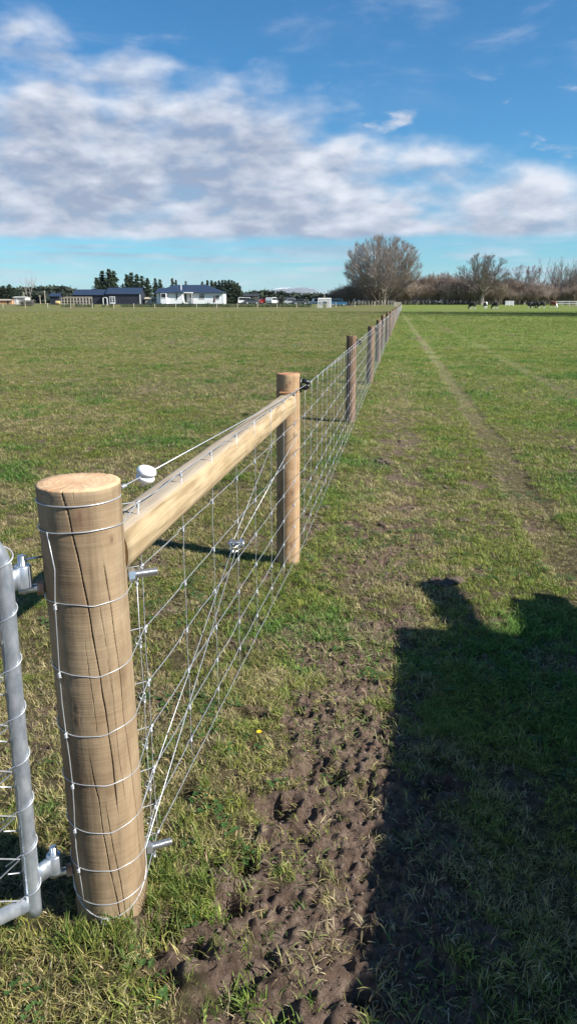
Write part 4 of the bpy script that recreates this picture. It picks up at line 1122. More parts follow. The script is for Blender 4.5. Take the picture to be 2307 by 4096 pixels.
for i, (px, hh, lb) in enumerate(((2215, 12.6, 'tall spiky bare poplar left of the white rail fence'), (2250, 11.6, 'spiky bare poplar above the white rail fence, left one'), (2283, 10.8, 'spiky bare poplar above the white rail fence, right one'), (2312, 12.0, 'spiky bare poplar at the right edge of the picture'))):
    place_tree('bare_poplar_tree', lb, px, 212 + i, bare_tree(40 + i, hh * .92, 6, .46, .22, 4, .5, (4, 6), .72, .6, .014, .5, (.2, .5)), (M['bark'], M['twig']), 'spiky bare poplars on the right')
place_tree('bare_poplar_tree', 'single bare poplar standing before the green hill on the left', 121, 330, bare_tree(51, 12.5, 4, .2, .2, 3, .6, (4, 5), .7, .6, .02, .3, (.15, .4)), (mat('pale bark', (.30, .25, .22), (.38, .33, .30), 1, .9),) * 2)

shrubs = []
for i in range(6):
    th, tn = bare_tree(70 + i, 6.6, 18, .62, .11, 4, .25, (5, 7), .70, 0, .017, .9, (.25, .7))
    mt = M['willow'] if i % 3 else M['willowdark']
    shrubs.append((th.mesh('stems', mt), tn.mesh('twigs', mt)))
sr = random.Random(6)
def nth(n): return str(n) + ('th' if 10 <= n % 100 <= 20 else {1: 'st', 2: 'nd', 3: 'rd'}.get(n % 10, 'th'))
def shrub(px, Y, h, label, group, v):
    x = XP(px, Y); t = thing('willow_shrub', label, 'shrub', (x, Y, ghs(x, Y)), sr.uniform(0, 6.28), group, (h / 6.6 * sr.uniform(.85, 1.1), h / 6.6 * sr.uniform(.85, 1.1), h / 6.6))
    link('stems', shrubs[v][0], t); link('twigs', shrubs[v][1], t)
v = 0
for px in range(1340, 1470, 15):
    shrub(px + sr.uniform(-5, 5), 207 + sr.uniform(-3, 6), sr.uniform(3.6, 5.2), nth(v + 1) + ' low bare shrub from the left, left of the fan shaped tree', 'bare shrubs left of the fan tree', v % 6); v += 1
cnt = {}
for row, (Y, hs) in enumerate(((207, 5.4), (213, 7.0), (223, 7.4))):
    for px in range(1476, 2350, 26 if row < 2 else 34):
        q = px + sr.uniform(-8, 8)
        if q < 1640: hh = hs * sr.uniform(.55, .8); lb, gp = 'bare shrub under the fan tree', 'bare shrubs under the fan tree'
        elif q < 1860: hh = hs * sr.uniform(.88, 1.12); lb, gp = 'reddish willow shrub between the two great trees', 'willow shrubs between the great trees'
        elif q < 2040: hh = hs * sr.uniform(.75, 1.0); lb, gp = 'bare shrub behind the single trunk tree', 'shrubs behind the broad tree'
        else: hh = hs * sr.uniform(.62, .9); lb, gp = 'bare shrub behind the right hand cattle', 'shrubs at the right edge'
        cnt[(row, gp)] = cnt.get((row, gp), 0) + 1
        shrub(q, Y + sr.uniform(-2, 2), hh, lb + ', ' + nth(cnt[(row, gp)]) + ' in the ' + ('front', 'middle', 'back')[row] + ' row', gp, v % 6); v += 1

def leaf_cards(mb, r, c, n, s, size, flat=.6):
    for i in range(n):
        p = c + Vector((r.gauss(0, s), r.gauss(0, s), r.gauss(0, s * flat)))
        a = Vector((r.gauss(0, 1), r.gauss(0, 1), r.gauss(0, .6))).normalized(); b = a.orthogonal().normalized(); b.rotate(Matrix.Rotation(r.uniform(0, 6.28), 3, a))
        q = size * r.uniform(.6, 1.4)
        mb.quad(p - a * q, p + b * q * .45, p + a * q * 1.2 + Vector((0, 0, -.2 * q)), p - b * q * .45)
def conifer_meshes(seed, h, wr_, ragged=.3, dens=1.0):
    r = random.Random(seed); fo = MB(); tk = MB()
    tk.tube([(0, 0, -.3), (0, 0, h * .5), (r.gauss(0, .1), r.gauss(0, .1), h * .97)], [h * .022, h * .014, .02], 6)
    nl = int(h * 2.6)
    for i in range(nl):
        t = (i + r.random()) / nl; z = h * (.05 + .95 * t); rad = wr_ * (1 - t) ** .85 * (.78 + .22 * math.sin(i * 1.7)) + .12
        for j in range(max(3, int(7 * (1 - t) + 3))):
            a = r.uniform(0, 6.28); L = rad * r.uniform(1 - ragged * 1.5, 1 + ragged)
            d = Vector((math.cos(a), math.sin(a), r.uniform(-.05, .35)))
            if L > .5: tk.tube([(0, 0, z), Vector((0, 0, z)) + d * L * .9], [.04, .012], 3, False)
            for q in (.45, .75, 1.0):
                leaf_cards(fo, r, Vector((0, 0, z)) + d * L * q, int(6 * dens), .16 + .06 * L, .27, .7)
    return tk.mesh('trunk', M['bark']), fo.mesh('foliage', M['needle'])
conifers = [conifer_meshes(300 + i, 10, (3.3, 2.9, 2.4, 3.1)[i], (.35, .3, .25, .4)[i]) for i in range(4)]
cr_ = random.Random(8)
def conifer(px, pytop, Y, label, group, wide=1.0, v=None):
    x = XP(px, Y); z0 = ghs(x, Y); h = W(px, pytop, Y).z - z0; s = h / 10
    t = thing('conifer_tree', label, 'tree', (x, Y, z0 - .05), cr_.uniform(0, 6.28), group, (s * wide, s * wide, s))
    tk, fo = conifers[cr_.randrange(4) if v is None else v]; link('trunk', tk, t); link('foliage', fo, t)
g1 = 'dark conifers behind the joined navy sheds'
conifer(395, 1112, 216, 'short leftmost conifer of the clump behind the joined sheds', g1, 1.25, 0)
conifer(418, 1083, 218, 'second conifer from the left behind the joined sheds', g1, 1.1, 3)
conifer(447, 1078, 217, 'tallest conifer of the clump behind the joined sheds', g1, 1.15, 0)
conifer(463, 1083, 221, 'rightmost tall conifer of the clump behind the joined sheds', g1, 1.1, 3)
conifer(497, 1135, 224, 'thin low conifer in the gap behind the navy sheds', g1, .8, 2)
g2 = 'dark conifers between sheds and house'
for i, (px, py, w_, lb) in enumerate(((515, 1099, 1.1, 'leftmost'), (532, 1090, 1.15, 'tallest'), (553, 1097, 1.1, 'third from the left'), (573, 1103, 1.1, 'fourth from the left'), (594, 1113, 1.1, 'rightmost'))):
    conifer(px, py, 218 + i % 2 * 3, lb + ' conifer in the row between the navy sheds and white house', g2, w_, (0, 3, 1, 3, 0)[i])
g3 = 'conifer tops above the house roof'
for px, py, w_, lb in ((625, 1113, .9, 'pointed conifer top left of the house roof'), (644, 1117, 1.0, 'bushier conifer top just left of the house roof'), (693, 1113, .8, 'conifer spire above the left end of the ridge'), (707, 1121, .8, 'short conifer spire above the roof, right of a taller spire'), (746, 1124, .7, 'lone small conifer top above the middle of the ridge'), (812, 1126, .9, 'blunt conifer top above the right part of the ridge'), (831, 1122, 1.0, 'conifer top at the right end of the ridge')):
    conifer(px, py, 222, lb, g3, w_)
g4 = 'tight conifer row right of the house'
for i, (px, py) in enumerate(((850, 1122), (864, 1126), (878, 1123), (892, 1119), (905, 1121), (917, 1119), (929, 1120), (940, 1126), (951, 1131), (960, 1143))):
    conifer(px, py, 214 + (i % 3), ('leftmost', 'second', 'third', 'fourth', 'fifth', 'sixth', 'seventh', 'eighth', 'ninth', 'rightmost')[i] + ' conifer in the tight row right of the white house', g4, 1.0, (0, 1, 2, 3, 0, 1, 3, 0, 1, 0)[i])
g5 = 'conifers at the left edge'
for px, py, lb in ((0, 1137, 'dark conifer cut by the left edge of the picture'), (20, 1143, 'bushy dark conifer second from the left edge'), (44, 1138, 'bushy dark conifer third from the left edge'), (60, 1150, 'low dark conifer at the right of the left edge clump')):
    conifer(px, py, 300, lb, g5, 1.7, 0)

# far woods: one mass of crowns, uncountable
def far_wood(name, prof, Y, label, seed, n):
    r = random.Random(seed); mb = MB(); pxs = [p[0] for p in prof]; pys = [p[1] for p in prof]
    for i in range(n):
        px = r.uniform(pxs[0], pxs[-1]); py = float(np.interp(px, pxs, pys)) + abs(r.gauss(0, 5)) * (1 if r.random() < .6 else .3)
        yy = Y + r.uniform(-.03, .05) * Y; top = W(px, py, yy); hh = top.z - 0; w_ = hh * r.uniform(.28, .5)
        for k in range(46):
            t = r.random() ** .7; a = r.uniform(0, 6.28); q = w_ * (math.sin(math.pi * min(1, .15 + .85 * t)) ** .6) * math.sqrt(r.random())
            c_ = Vector((top.x + q * math.cos(a), yy + q * math.sin(a), hh * t))
            leaf_cards(mb, r, c_, 1, w_ * .1, Y * .0042 * r.uniform(.7, 1.5))
    tag(mb.build(name, M['wood_far']), label, 'woodland', kind='stuff')
far_wood('far_wood', [(-60, 1168), (60, 1160), (130, 1154), (200, 1152), (290, 1157), (300, 1175)], 700, 'far dark wood on the skyline left of the navy sheds', 1, 110)
far_wood('far_wood', [(225, 1152), (262, 1149), (300, 1168)], 600, 'dark wood top just left of the long navy shed', 2, 20)
far_wood('far_wood', [(955, 1178), (1000, 1172), (1060, 1166), (1110, 1178), (1130, 1166), (1150, 1180), (1200, 1176), (1240, 1183), (1275, 1180), (1330, 1187), (1400, 1190)], 420, 'dark pine wood below the snowy mountains', 3, 150)
far_wood('far_wood', [(130, 1172), (200, 1178), (290, 1185), (300, 1190)], 380, 'grey green scrub behind the small navy shed', 4, 40)
far_wood('evergreen_wood', [(1840, 1140), (1880, 1128), (1905, 1112), (1960, 1118), (2000, 1136), (2050, 1120), (2070, 1150), (2120, 1160)], 236, 'dark evergreens showing through the broad bare tree', 5, 26)

# low hedge shrubs along the house fence
hm = []
for i in range(4):
    r = random.Random(500 + i); mb = MB()
    for k in range(150):
        a = r.uniform(0, 6.28); t = r.random(); q = .5 * math.sqrt(r.random()) * (.75 + .4 * math.sin(3.1 * t))
        leaf_cards(mb, r, Vector((q * math.cos(a), q * math.sin(a), t * .9)), 1, .05, .12)
    mb.tube([(0, 0, -.1), (0, 0, .5)], .03, 4); hm.append(mb.mesh('hedge_shrub', M['hedge']))
hr_ = random.Random(9); hc = {}
for i, px in enumerate(list(range(250, 560, 15)) + list(range(562, 1250, 13))):
    Y = 189.5 + hr_.uniform(-.3, .3); x = XP(px, Y)
    if px < 560 and hr_.random() < .25: continue
    s_ = hr_.uniform(.85, 1.15)
    lb = 'low clipped hedge shrub in front of the navy sheds' if px < 560 else ('low clipped hedge shrub in front of the white house' if px < 900 else 'low clipped hedge shrub right of the white house')
    o = link('hedge_shrub', hm[i % 4], None, (x, Y, ghs(x, Y)), hr_.uniform(0, 6), (s_, s_, s_ * hr_.uniform(.85, 1.1)))
    hc[lb] = hc.get(lb, 0) + 1
    tag(o, lb + ', ' + nth(hc[lb]) + ' from the left', 'shrub', 'low hedge behind the far fence ' + ('sheds' if px < 560 else ('house' if px < 900 else 'right')))

# ------------------------------------------------------------------ buildings
YH = 198.0; PM = 3018 / YH
def hx(cx_): return XP(560 + cx_ * .3722, YH)
def hz(cy_): return ZP(1060 + cy_ * .3722, YH)
ZG = .9
def frame_window(parent, x0, x1, z0, z1, y, panes, wm=M['white'], transom=None):
    w = MB(); t = .07
    w.box(x0 - t, x1 + t, y - .06, y - .002, z1, z1 + t); w.box(x0 - t, x1 + t, y - .10, y - .002, z0 - t, z0)
    w.box(x0 - t, x0, y - .06, y - .002, z0, z1); w.box(x1, x1 + t, y - .06, y - .002, z0, z1)
    for i in range(1, panes):
        xm = x0 + (x1 - x0) * i / panes; w.box(xm - .035, xm + .035, y - .055, y - .002, z0, z1)
    if transom: zt = z0 + (z1 - z0) * transom; w.box(x0, x1, y - .053, y - .002, zt - .03, zt + .03)
    o = w.build('window', wm, parent)
    for i in range(panes):
        a = x0 + (x1 - x0) * i / panes; b = x0 + (x1 - x0) * (i + 1) / panes
        MB().box(a + .001, b - .001, y - .03, y - .004, z0, z1).build('pane', M['glass'], o)
    return o
def hip_roof(mb, x0, x1, y0, y1, ze, zr, rx0, rx1, ry):
    """eaves rectangle, ridge from rx0 to rx1 at y=ry"""
    a, b, c_, d_ = (x0, y0, ze), (x1, y0, ze), (x1, y1, ze), (x0, y1, ze); e, f = (rx0, ry, zr), (rx1, ry, zr)
    mb.quad(a, b, f, e); mb.quad(c_, d_, e, f); mb.quad(d_, a, e); mb.quad(b, c_, f); mb.quad(a, d_, c_, b)
    mb.box(x0 + .0, x1, y0 + .0, y1, ze - .16, ze - .01)
def house():
    t = thing('house', 'white single storey house with dark blue hipped roof beyond the paddock', 'house', ((hx(180) + hx(890)) / 2, YH, ZG))
    inv = -Vector(t.location)
    def P(mb): mb.v = [(v_[0] + inv.x, v_[1] + inv.y, v_[2] + inv.z) for v_ in mb.v]; return mb
    ze, zr = hz(297), hz(207)
    xw0, xw1, xr1, xm1 = hx(182), hx(468), hx(562), hx(889)
    yw, ym, yr, yb = YH, YH + 2.0, YH + 2.6, YH + 12
    mb = MB(); mb.box(xw0, xw1, yw, yb - .5, ZG - .3, ze); P(mb).build('wall', M['wall'], t)
    mb = MB(); mb.box(xw1 + .002, xr1, yr, yb - .6, ZG - .3, ze - .01); P(mb).build('wall', M['wall'], t)
    mb = MB(); mb.box(xr1 + .002, xm1, ym, yb - .5, ZG - .3, ze - .005); P(mb).build('wall', M['wall'], t)
    mb = MB(); hip_roof(mb, hx(162), hx(475), yw - .5, yb, ze + .02, hz(209), hx(338), hx(350), YH + 5.5)
    rf = P(mb).build('roof', M['navyroof'], t)
    mb = MB(); hip_roof(mb, hx(240), hx(899), ym - .5, yb + .1, ze + .03, zr, hx(345), hx(690), YH + 6.8); P(mb).build('roof', M['navyroof'], t)
    mb = MB(); hip_roof(mb, hx(128), hx(300), YH + 5, yb + 3, ze + .05, hz(240), hx(150), hx(290), YH + 8); P(mb).build('roof', M['navyroof'], t)
    mb = MB(); mb.box(hx(150), xw0 - .01, YH + 5.6, yb + 2, ZG - .3, ze); P(mb).build('wall', M['wall'], t)
    mb = MB(); mb.box(hx(428), hx(437), YH + 3.0, YH + 3.25, hz(272), zr + .05); P(mb).build('flue', M['white'], t)
    mb = MB(); mb.box(hx(473), hx(565), YH + .35, yr, ze - .12, ze + .14); P(mb).build('porch_roof', M['white'], t)
    mb = MB(); mb.box(hx(556), hx(562) - .01, YH + .45, YH + .62, ZG, ze - .12); P(mb).build('porch_post', M['white'], t)
    # gutters and corner boards
    mb = MB(); mb.box(hx(162), hx(473), yw - .62, yw - .5, ze - .12, ze + .02); P(mb).build('gutter', M['navyroof'], t)
    mb = MB(); mb.box(hx(566), hx(899), ym - .62, ym - .5, ze - .11, ze + .03); P(mb).build('gutter', M['navyroof'], t)
    mb = MB(); mb.box(hx(884), hx(889) + .03, ym - .05, ym - .003, ZG, ze - .17); P(mb).build('downpipe', M['white'], t)
    # bay window: real projection
    bx0, bx1 = hx(214), hx(303); mb = MB(); y1 = yw - .7
    mb.v = []; pl = [(bx0, yw), (hx(232) - .05, y1), (hx(290) + .05, y1), (bx1, yw)]
    for (xa, ya), (xb, yb_) in zip(pl[:-1], pl[1:]): mb.quad((xa, ya, ZG - .3), (xb, yb_, ZG - .3), (xb, yb_, ze - .18), (xa, ya, ze - .18))
    mb.quad(*[(a, b, ze - .18) for a, b in pl]); P(mb).build('bay', M['wall'], t)
    off = Vector(t.location)
    def win(x0, x1, z0, z1, y, n, tr=None):
        o = frame_window(t, x0 - off.x, x1 - off.x, z0 - off.z, z1 - off.z, y - off.y, n, M['white'], tr); return o
    win(hx(237), hx(286), hz(350), hz(308), y1, 1)
    for (xa, ya), (xb, yb_) in ((pl[0], pl[1]), (pl[2], pl[3])):
        mb = MB(); n_ = Vector((yb_ - ya, -(xb - xa), 0)).normalized() * .02
        f = lambda k: (xa + (xb - xa) * k + n_.x, ya + (yb_ - ya) * k + n_.y)
        (x1_, y1_), (x2_, y2_) = f(.25), f(.8)
        mb.quad((x1_, y1_, hz(350)), (x2_, y2_, hz(350)), (x2_, y2_, hz(308)), (x1_, y1_, hz(308))); P(mb).build('pane', M['glass'], t)
    win(hx(390), hx(406), hz(367), hz(307), yw, 1, .66)
    win(hx(528), hx(556), hz(350), hz(322), yr, 2)
    win(hx(632), hx(685), hz(360), hz(311), ym, 3, .62)
    win(hx(806), hx(844), hz(364), hz(326), ym, 2)
    mb = MB(); mb.box(hx(473), hx(490), yr - .05, yr - .003, hz(400), hz(308)); d = P(mb).build('door', M['dark'], t)
    mb = MB(); mb.box(hx(475), hx(488), yr - .06, yr - .052, hz(345), hz(312)); P(mb).build('pane', M['glass'], d)
    mb = MB(); mb.box(hx(190), hx(905), YH - 1.6, YH - .8, ZG - .3, ZG + .12); P(mb).build('deck', M['dark'], t)
house()
def cab_shed(name, label, x0, x1, y0, y1, ze, zr, wallm, roofm, zg=ZG, doors=(), ridge_back=True, ribs=True):
    t = thing(name, label, 'shed', ((x0 + x1) / 2, y0, zg)); o = Vector(t.location)
    def B(nm, m_, *b, par=t): mb = MB(); mb.box(b[0] - o.x, b[1] - o.x, b[2] - o.y, b[3] - o.y, b[4] - o.z, b[5] - o.z); return mb.build(nm, m_, par)
    ym = (y0 + y1) / 2
    mb = MB(); prof = [(y0 - o.y, zg - .3 - o.z), (y1 - o.y, zg - .3 - o.z), (y1 - o.y, ze - o.z), (ym - o.y, zr - .15 - o.z), (y0 - o.y, ze - o.z)]
    Mx = Matrix(((0, 1, 0, 0), (1, 0, 0, 0), (0, 0, 1, 0), (0, 0, 0, 1)))
    mb.prism(prof, x0 - o.x, x1 - o.x, Mx); w = mb.build('wall', wallm, t)
    mb = MB()
    for (ya, za, yb_, zb) in ((y0 - .3, ze - .06, ym, zr), (y1 + .3, ze - .06, ym, zr)):
        mb.quad((x0 - .25 - o.x, ya - o.y, za - o.z), (x1 + .25 - o.x, ya - o.y, za - o.z), (x1 + .25 - o.x, yb_ - o.y, zb - o.z), (x0 - .25 - o.x, yb_ - o.y, zb - o.z))
        mb.quad((x0 - .25 - o.x, ya - o.y, za - .09 - o.z), (x1 + .25 - o.x, ya - o.y, za - .09 - o.z), (x1 + .25 - o.x, ya - o.y, za - o.z), (x0 - .25 - o.x, ya - o.y, za - o.z))
    mb.build('roof', roofm, t)
    if ribs:
        n = int((x1 - x0) / .8)
        for i in range(n + 1):
            xx = x0 + (x1 - x0) * i / n; B('board_batten', wallm, xx - .03, xx + .03, y0 - .03, y0 - .001, zg - .2, ze - .15, par=w)
    return t, B
def sx_(c): return XP(c * .441, 200.0)
def sz_(c): return ZP(1040 + c * .441, 200.0)
t, B = cab_shed('navy_shed', 'taller navy shed with white french doors, right of the joined pair', sx_(972), sx_(1276), 200, 207, sz_(305), sz_(252) + .1, M['navy'], M['navyroof'])
d = B('french_door', M['white'], sx_(998), sx_(1049), 199.93, 199.97, sz_(398), sz_(331))
for i in range(2):
    for j in range(3):
        a = sx_(1003 + i * 24); b = sx_(1020 + i * 24); B('pane', M['glass'], a, b, 199.90, 199.929, sz_(384 - j * 17), sz_(371 - j * 17), par=d)
B('corner_board', M['white'], sx_(1271), sx_(1279), 199.9, 199.96, ZG, sz_(310))
t, B = cab_shed('navy_shed', 'lower long navy shed, left of the joined pair', sx_(666), sx_(968), 201, 207, sz_(313), sz_(268) + .1, M['navy'], M['navyroof'])
B('doorway', M['glass'], sx_(914), sx_(946), 200.93, 200.97, ZG, sz_(327))
t, B = cab_shed('navy_shed', 'small navy garden shed left of the timber run', sx_(470), sx_(553), 199, 202, sz_(326), sz_(302) + .05, M['navy'], M['navyroof'])
t, B = cab_shed('cream_cabin', 'small cream cabin between the navy shed and the white house', sx_(1300), sx_(1400), 203, 206, sz_(348), sz_(336), M['cream'], M['timber'], ribs=False)
B('window', M['glass'], sx_(1362), sx_(1375), 202.93, 202.97, sz_(378), sz_(354)); B('window', M['glass'], sx_(1387), sx_(1396), 202.93, 202.97, sz_(378), sz_(356)); B('door', M['timber'], sx_(1312), sx_(1330), 202.93, 202.97, ZG, sz_(352))
def dx(c, Y=228.0): return XP(900 + c * .3446, Y)
def dz(c, Y=228.0): return ZP(1080 + c * .3446, Y)
# gable-end shed: turn so that the gable looks left
t, B = cab_shed('dark_shed', 'black gabled shed right of the conifer row', dx(133), dx(383), 228, 238, dz(300), dz(272), M['dark'], M['dark'], .9)
for i in range(3): B('window', M['glass'], dx(330 + i * 16), dx(341 + i * 16), 227.9, 227.96, dz(370), dz(322))
for i, x in enumerate((327, 343, 359, 375)): B('post', M['timber'], dx(x), dx(x + 3), 227.7, 227.85, .9, dz(312))
t, B = cab_shed('dark_shed', 'long dark shed behind the parked cars right of the black gabled shed', dx(552), dx(800), 232, 240, dz(330, 232), dz(316, 232), M['dark'], M['dark'], .9)
B('door', M['timber'], dx(672), dx(688), 231.9, 231.96, .9, dz(335, 232))
t, B = cab_shed('dark_shed', 'low black shed with an open front, near the white arch frame', dx(852), dx(950), 232, 237, dz(352, 232), dz(340, 232), M['dark'], M['dark'], .9)
B('doorway', M['glass'], dx(880), dx(920), 231.9, 231.96, .9, dz(355, 232)); B('trim', M['timber'], dx(874), dx(926), 231.85, 231.93, dz(353, 232), dz(349, 232))
t, B = cab_shed('white_shed', 'pale flat white shed at the left edge behind the far fence', sx_(68), sx_(178), 205, 209, sz_(334), sz_(330), M['concrete'], M['concrete'], ribs=False)
B('door', M['white'], sx_(90), sx_(104), 204.94, 204.98, ZG, sz_(345))
t, B = cab_shed('timber_shed', 'low orange brown timber shed cut by the left edge', sx_(-60), sx_(64), 204, 207, sz_(362), sz_(355), M['orange'], M['timber'], ribs=False)
B('door', M['dark'], sx_(20), sx_(32), 203.94, 203.98, ZG, sz_(366))
t, B = cab_shed('white_shed', 'small white shed behind the silver car', dx(808), dx(845), 226, 229, dz(345, 226), dz(336, 226), M['white'], M['white'], .9, ribs=False)
B('door', M['dark'], dx(815), dx(824), 225.94, 225.98, .9, dz(352, 226))

# timber run (aviary) in front of the long shed
t = thing('garden_enclosure', 'open pale timber frame enclosure in front of the long navy shed', 'enclosure', (sx_(722), 196.5, ZG)); o = Vector(t.location)
xs_ = [sx_(q) - o.x for q in np.linspace(597, 848, 10)]
zt, zt2 = sz_(336) - o.z, sz_(345) - o.z
for x in xs_:
    for yy in (0, 2.4): MB().box(x - .06, x + .06, yy - .05, yy + .05, -.3, zt if yy else zt2).build('post', M['timber'], t)
    MB().box(x - .045, x + .045, .05, 2.35, zt2 - .05, zt2 + .05).build('rafter', M['timber'], t)
for yy, z in ((0, zt2), (2.4, zt), (0, zt2 * .5), (0, .12)):
    MB().box(xs_[0] - .05, xs_[-1] + .05, yy - .062, yy + .062, z - .06, z + .061).build('beam', M['timber'], t)
# arch by the french doors
t = thing('garden_arch', 'thin white garden arch left of the french doors', 'arch', (sx_(980), 197, ZG)); w_ = (sx_(998) - sx_(962)) / 2; zt = sz_(352) - ZG
for yy in (0, .6):
    MB().tube([(-w_, yy, -.2), (-w_, yy, zt)] + [(-w_ * math.cos(a), yy, zt + w_ * .65 * math.sin(a)) for a in [i * math.pi / 8 for i in range(1, 8)]] + [(w_, yy, zt), (w_, yy, -.2)], .05, 6).build('hoop', M['white'], t)
for z in (.5, 1.1, 1.6):
    for s_ in (-1, 1): MB().box(s_ * w_ - .03, s_ * w_ + .03, .05, .55, z - .02, z + .02).build('rung', M['white'], t)
# white arched frame in the paddock corner
Yp = 183.0
def px_(c): return XP(900 + c * .3446, Yp)
def pz_(c): return ZP(1080 + c * .3446, Yp)
t = thing('greenhouse_frame', 'bare white greenhouse frame by the far fence left of the fan tree', 'frame', (px_(1150), Yp, 0)); o = Vector(t.location)
for y0_, sh in ((0, 0), (2.6, .35)):
    for q in (1078, 1104, 1128, 1180, 1198, 1220):
        if y0_ and q in (1128, 1180): continue
        x = px_(q) - o.x + sh; MB().box(x - .07, x + .07, y0_ - .06, y0_ + .06, -.2, pz_(358)).build('post', M['white'], t)
    MB().box(px_(1076) - o.x + sh, px_(1224) - o.x + sh, y0_ - .065, y0_ + .065, pz_(364), pz_(356)).build('beam', M['white'], t)
for q in np.linspace(1078, 1221, 7):
    x = px_(q) - o.x; MB().tube([(x, 0, pz_(357)), (x + .06, .5, pz_(336)), (x + .17, 1.3, pz_(327)), (x + .3, 2.1, pz_(336)), (x + .35, 2.6, pz_(357))], .055, 5).build('hoop', M['white'], t)
for yy, z in ((.5, 336), (1.3, 327), (2.1, 336)): MB().box(px_(1076) - o.x + yy * .13, px_(1224) - o.x + yy * .13, yy - .05, yy + .05, pz_(z) - .05, pz_(z) + .07).build('purlin', M['white'], t)
# hay bale, tables, parasol, benches
def bale(px, py0, py1, Y, w_, label):
    x = XP(px, Y); z = ghs(x, Y); h = ZP(py0, Y) - z; mb = MB(); r = random.Random(int(px))
    n = 18
    mb.lathe([(h / 2 * .93, -w_ / 2), (h / 2, -w_ / 2 + .1), (h / 2 * 1.01, 0), (h / 2, w_ / 2 - .1), (h / 2 * .93, w_ / 2)], n, Matrix.Rotation(math.pi / 2, 4, 'Y'))
    mb.v = [(a + r.gauss(0, .02), b + r.gauss(0, .02), c_ + h / 2) for a, b, c_ in mb.v]
    o = mb.build('straw_bale', M['straw'], None, True); o.location = (x, Y, z - .02); tag(o, label, 'bale')
bale(233, 1203, 1217, 195, 1.15, 'tan round straw bale in front of the small navy shed')
def table(px, Y, label, m_, w_=2.0, h=.75):
    x = XP(px, Y); t = thing('picnic_table', label, 'table', (x, Y, ghs(x, Y) + .12 if Y > 195.5 else ghs(x, Y)))
    MB().box(-w_ / 2, w_ / 2, -.4, .4, h, h + .06).build('top', m_, t)
    for s_ in (-1, 1): MB().box(s_ * w_ * .4 - .05, s_ * w_ * .4 + .05, -.35, .35, -.25, h - .002).build('leg', m_, t)
    for s_ in (-1, 1): MB().box(-w_ / 2, w_ / 2, s_ * .75 - .14, s_ * .75 + .14, .42, .47).build('bench', m_, t); 
    for s_ in (-1, 1): MB().box(s_ * w_ * .36 - .04, s_ * w_ * .36 + .04, -.88, .88, .36, .418).build('bearer', m_, t)
table(746, 195.0, 'dark picnic table on the lawn by the porch of the white house', M['dark'])
table(843, 195.0, 'grey outdoor table in front of the right half of the white house', M['silver'], 1.8, .85)
x = XP(857, 194.6); t = thing('garden_parasol', 'closed dark red parasol in front of the white house', 'parasol', (x, 194.6, ghs(x, 194.6)))
MB().tube([(0, 0, -.1), (0, 0, 2.3)], .04, 6).build('pole', M['timber'], t)
MB().lathe([(.05, 2.3), (.12, 2.1), (.24, 1.3), (.30, .75), (.22, .62), (.06, .6)], 10).build('canopy', mat('maroon canvas', (.05, .02, .03), (.08, .03, .04), 4, .9), t, True)
for px, lb, hh in ((1112, 'dark columnar topiary left of the timber door, behind the hedge', 2.9), (1131, 'dark columnar topiary right of its twin, behind the hedge', 2.7)):
    Y = 192; x = XP(px, Y); r = random.Random(px); mb = MB()
    for k in range(260):
        tt = r.random(); a = r.uniform(0, 6.28); q = .55 * math.sin(math.pi * (.12 + .8 * tt)) * math.sqrt(r.random()); leaf_cards(mb, r, Vector((q * math.cos(a), q * math.sin(a), .2 + tt * hh)), 1, .04, .14)
    mb.tube([(0, 0, -.1), (0, 0, 1)], .04, 5); o = mb.build('topiary_shrub', M['needle']); o.location = (x, Y, ghs(x, Y)); tag(o, lb, 'shrub')
# grey scrub in front of the left sheds
for i, px in enumerate((88, 97, 106, 116, 126, 134)):
    Y = 192 + (i % 2); x = XP(px, Y); r = random.Random(px); mb = MB()
    for k in range(26):
        a = r.uniform(0, 6.28); d = Vector((math.cos(a) * r.uniform(.2, .8), math.sin(a) * r.uniform(.2, .8), 1)).normalized(); L = r.uniform(.6, 1.5)
        mb.tube([(0, 0, -.05), d * L * .5, d * L + Vector((r.gauss(0, .15), r.gauss(0, .15), 0))], [.03, .025, .015], 3, False)
        leaf_cards(mb, r, d * L, 4, .2, .16)
    o = mb.build('grey_shrub', mat('grey green scrub', (.12, .12, .10), (.22, .21, .18), 2, .9) if i == 0 else bpy.data.materials['grey green scrub']); o.location = (x, Y, ghs(x, Y))
    tag(o, nth(i + 1) + ' grey dry shrub from the left in the row before the pale white shed', 'shrub', 'grey scrub row on the left')
# power poles
for px, py, Y, lb in ((100, 1168, 230, 'leftmost timber pole before the green hill'), (163, 1180, 230, 'short middle timber pole before the green hill'), (183, 1163, 230, 'timber pole left of the small navy shed'), (1296, 1167, 222, 'thin pole just above the white greenhouse frame')):
    x = XP(px, Y); z = ghs(x, Y); h = ZP(py, Y) - z; t = thing('utility_pole', lb, 'pole', (x, Y, z))
    MB().tube([(0, 0, -.3), (0, 0, h)], [.13, .09], 8).build('pole', M['timber'], t); MB().box(-.5, .5, -.05, .05, h - .35, h - .25).build('crossarm', M['timber'], t)

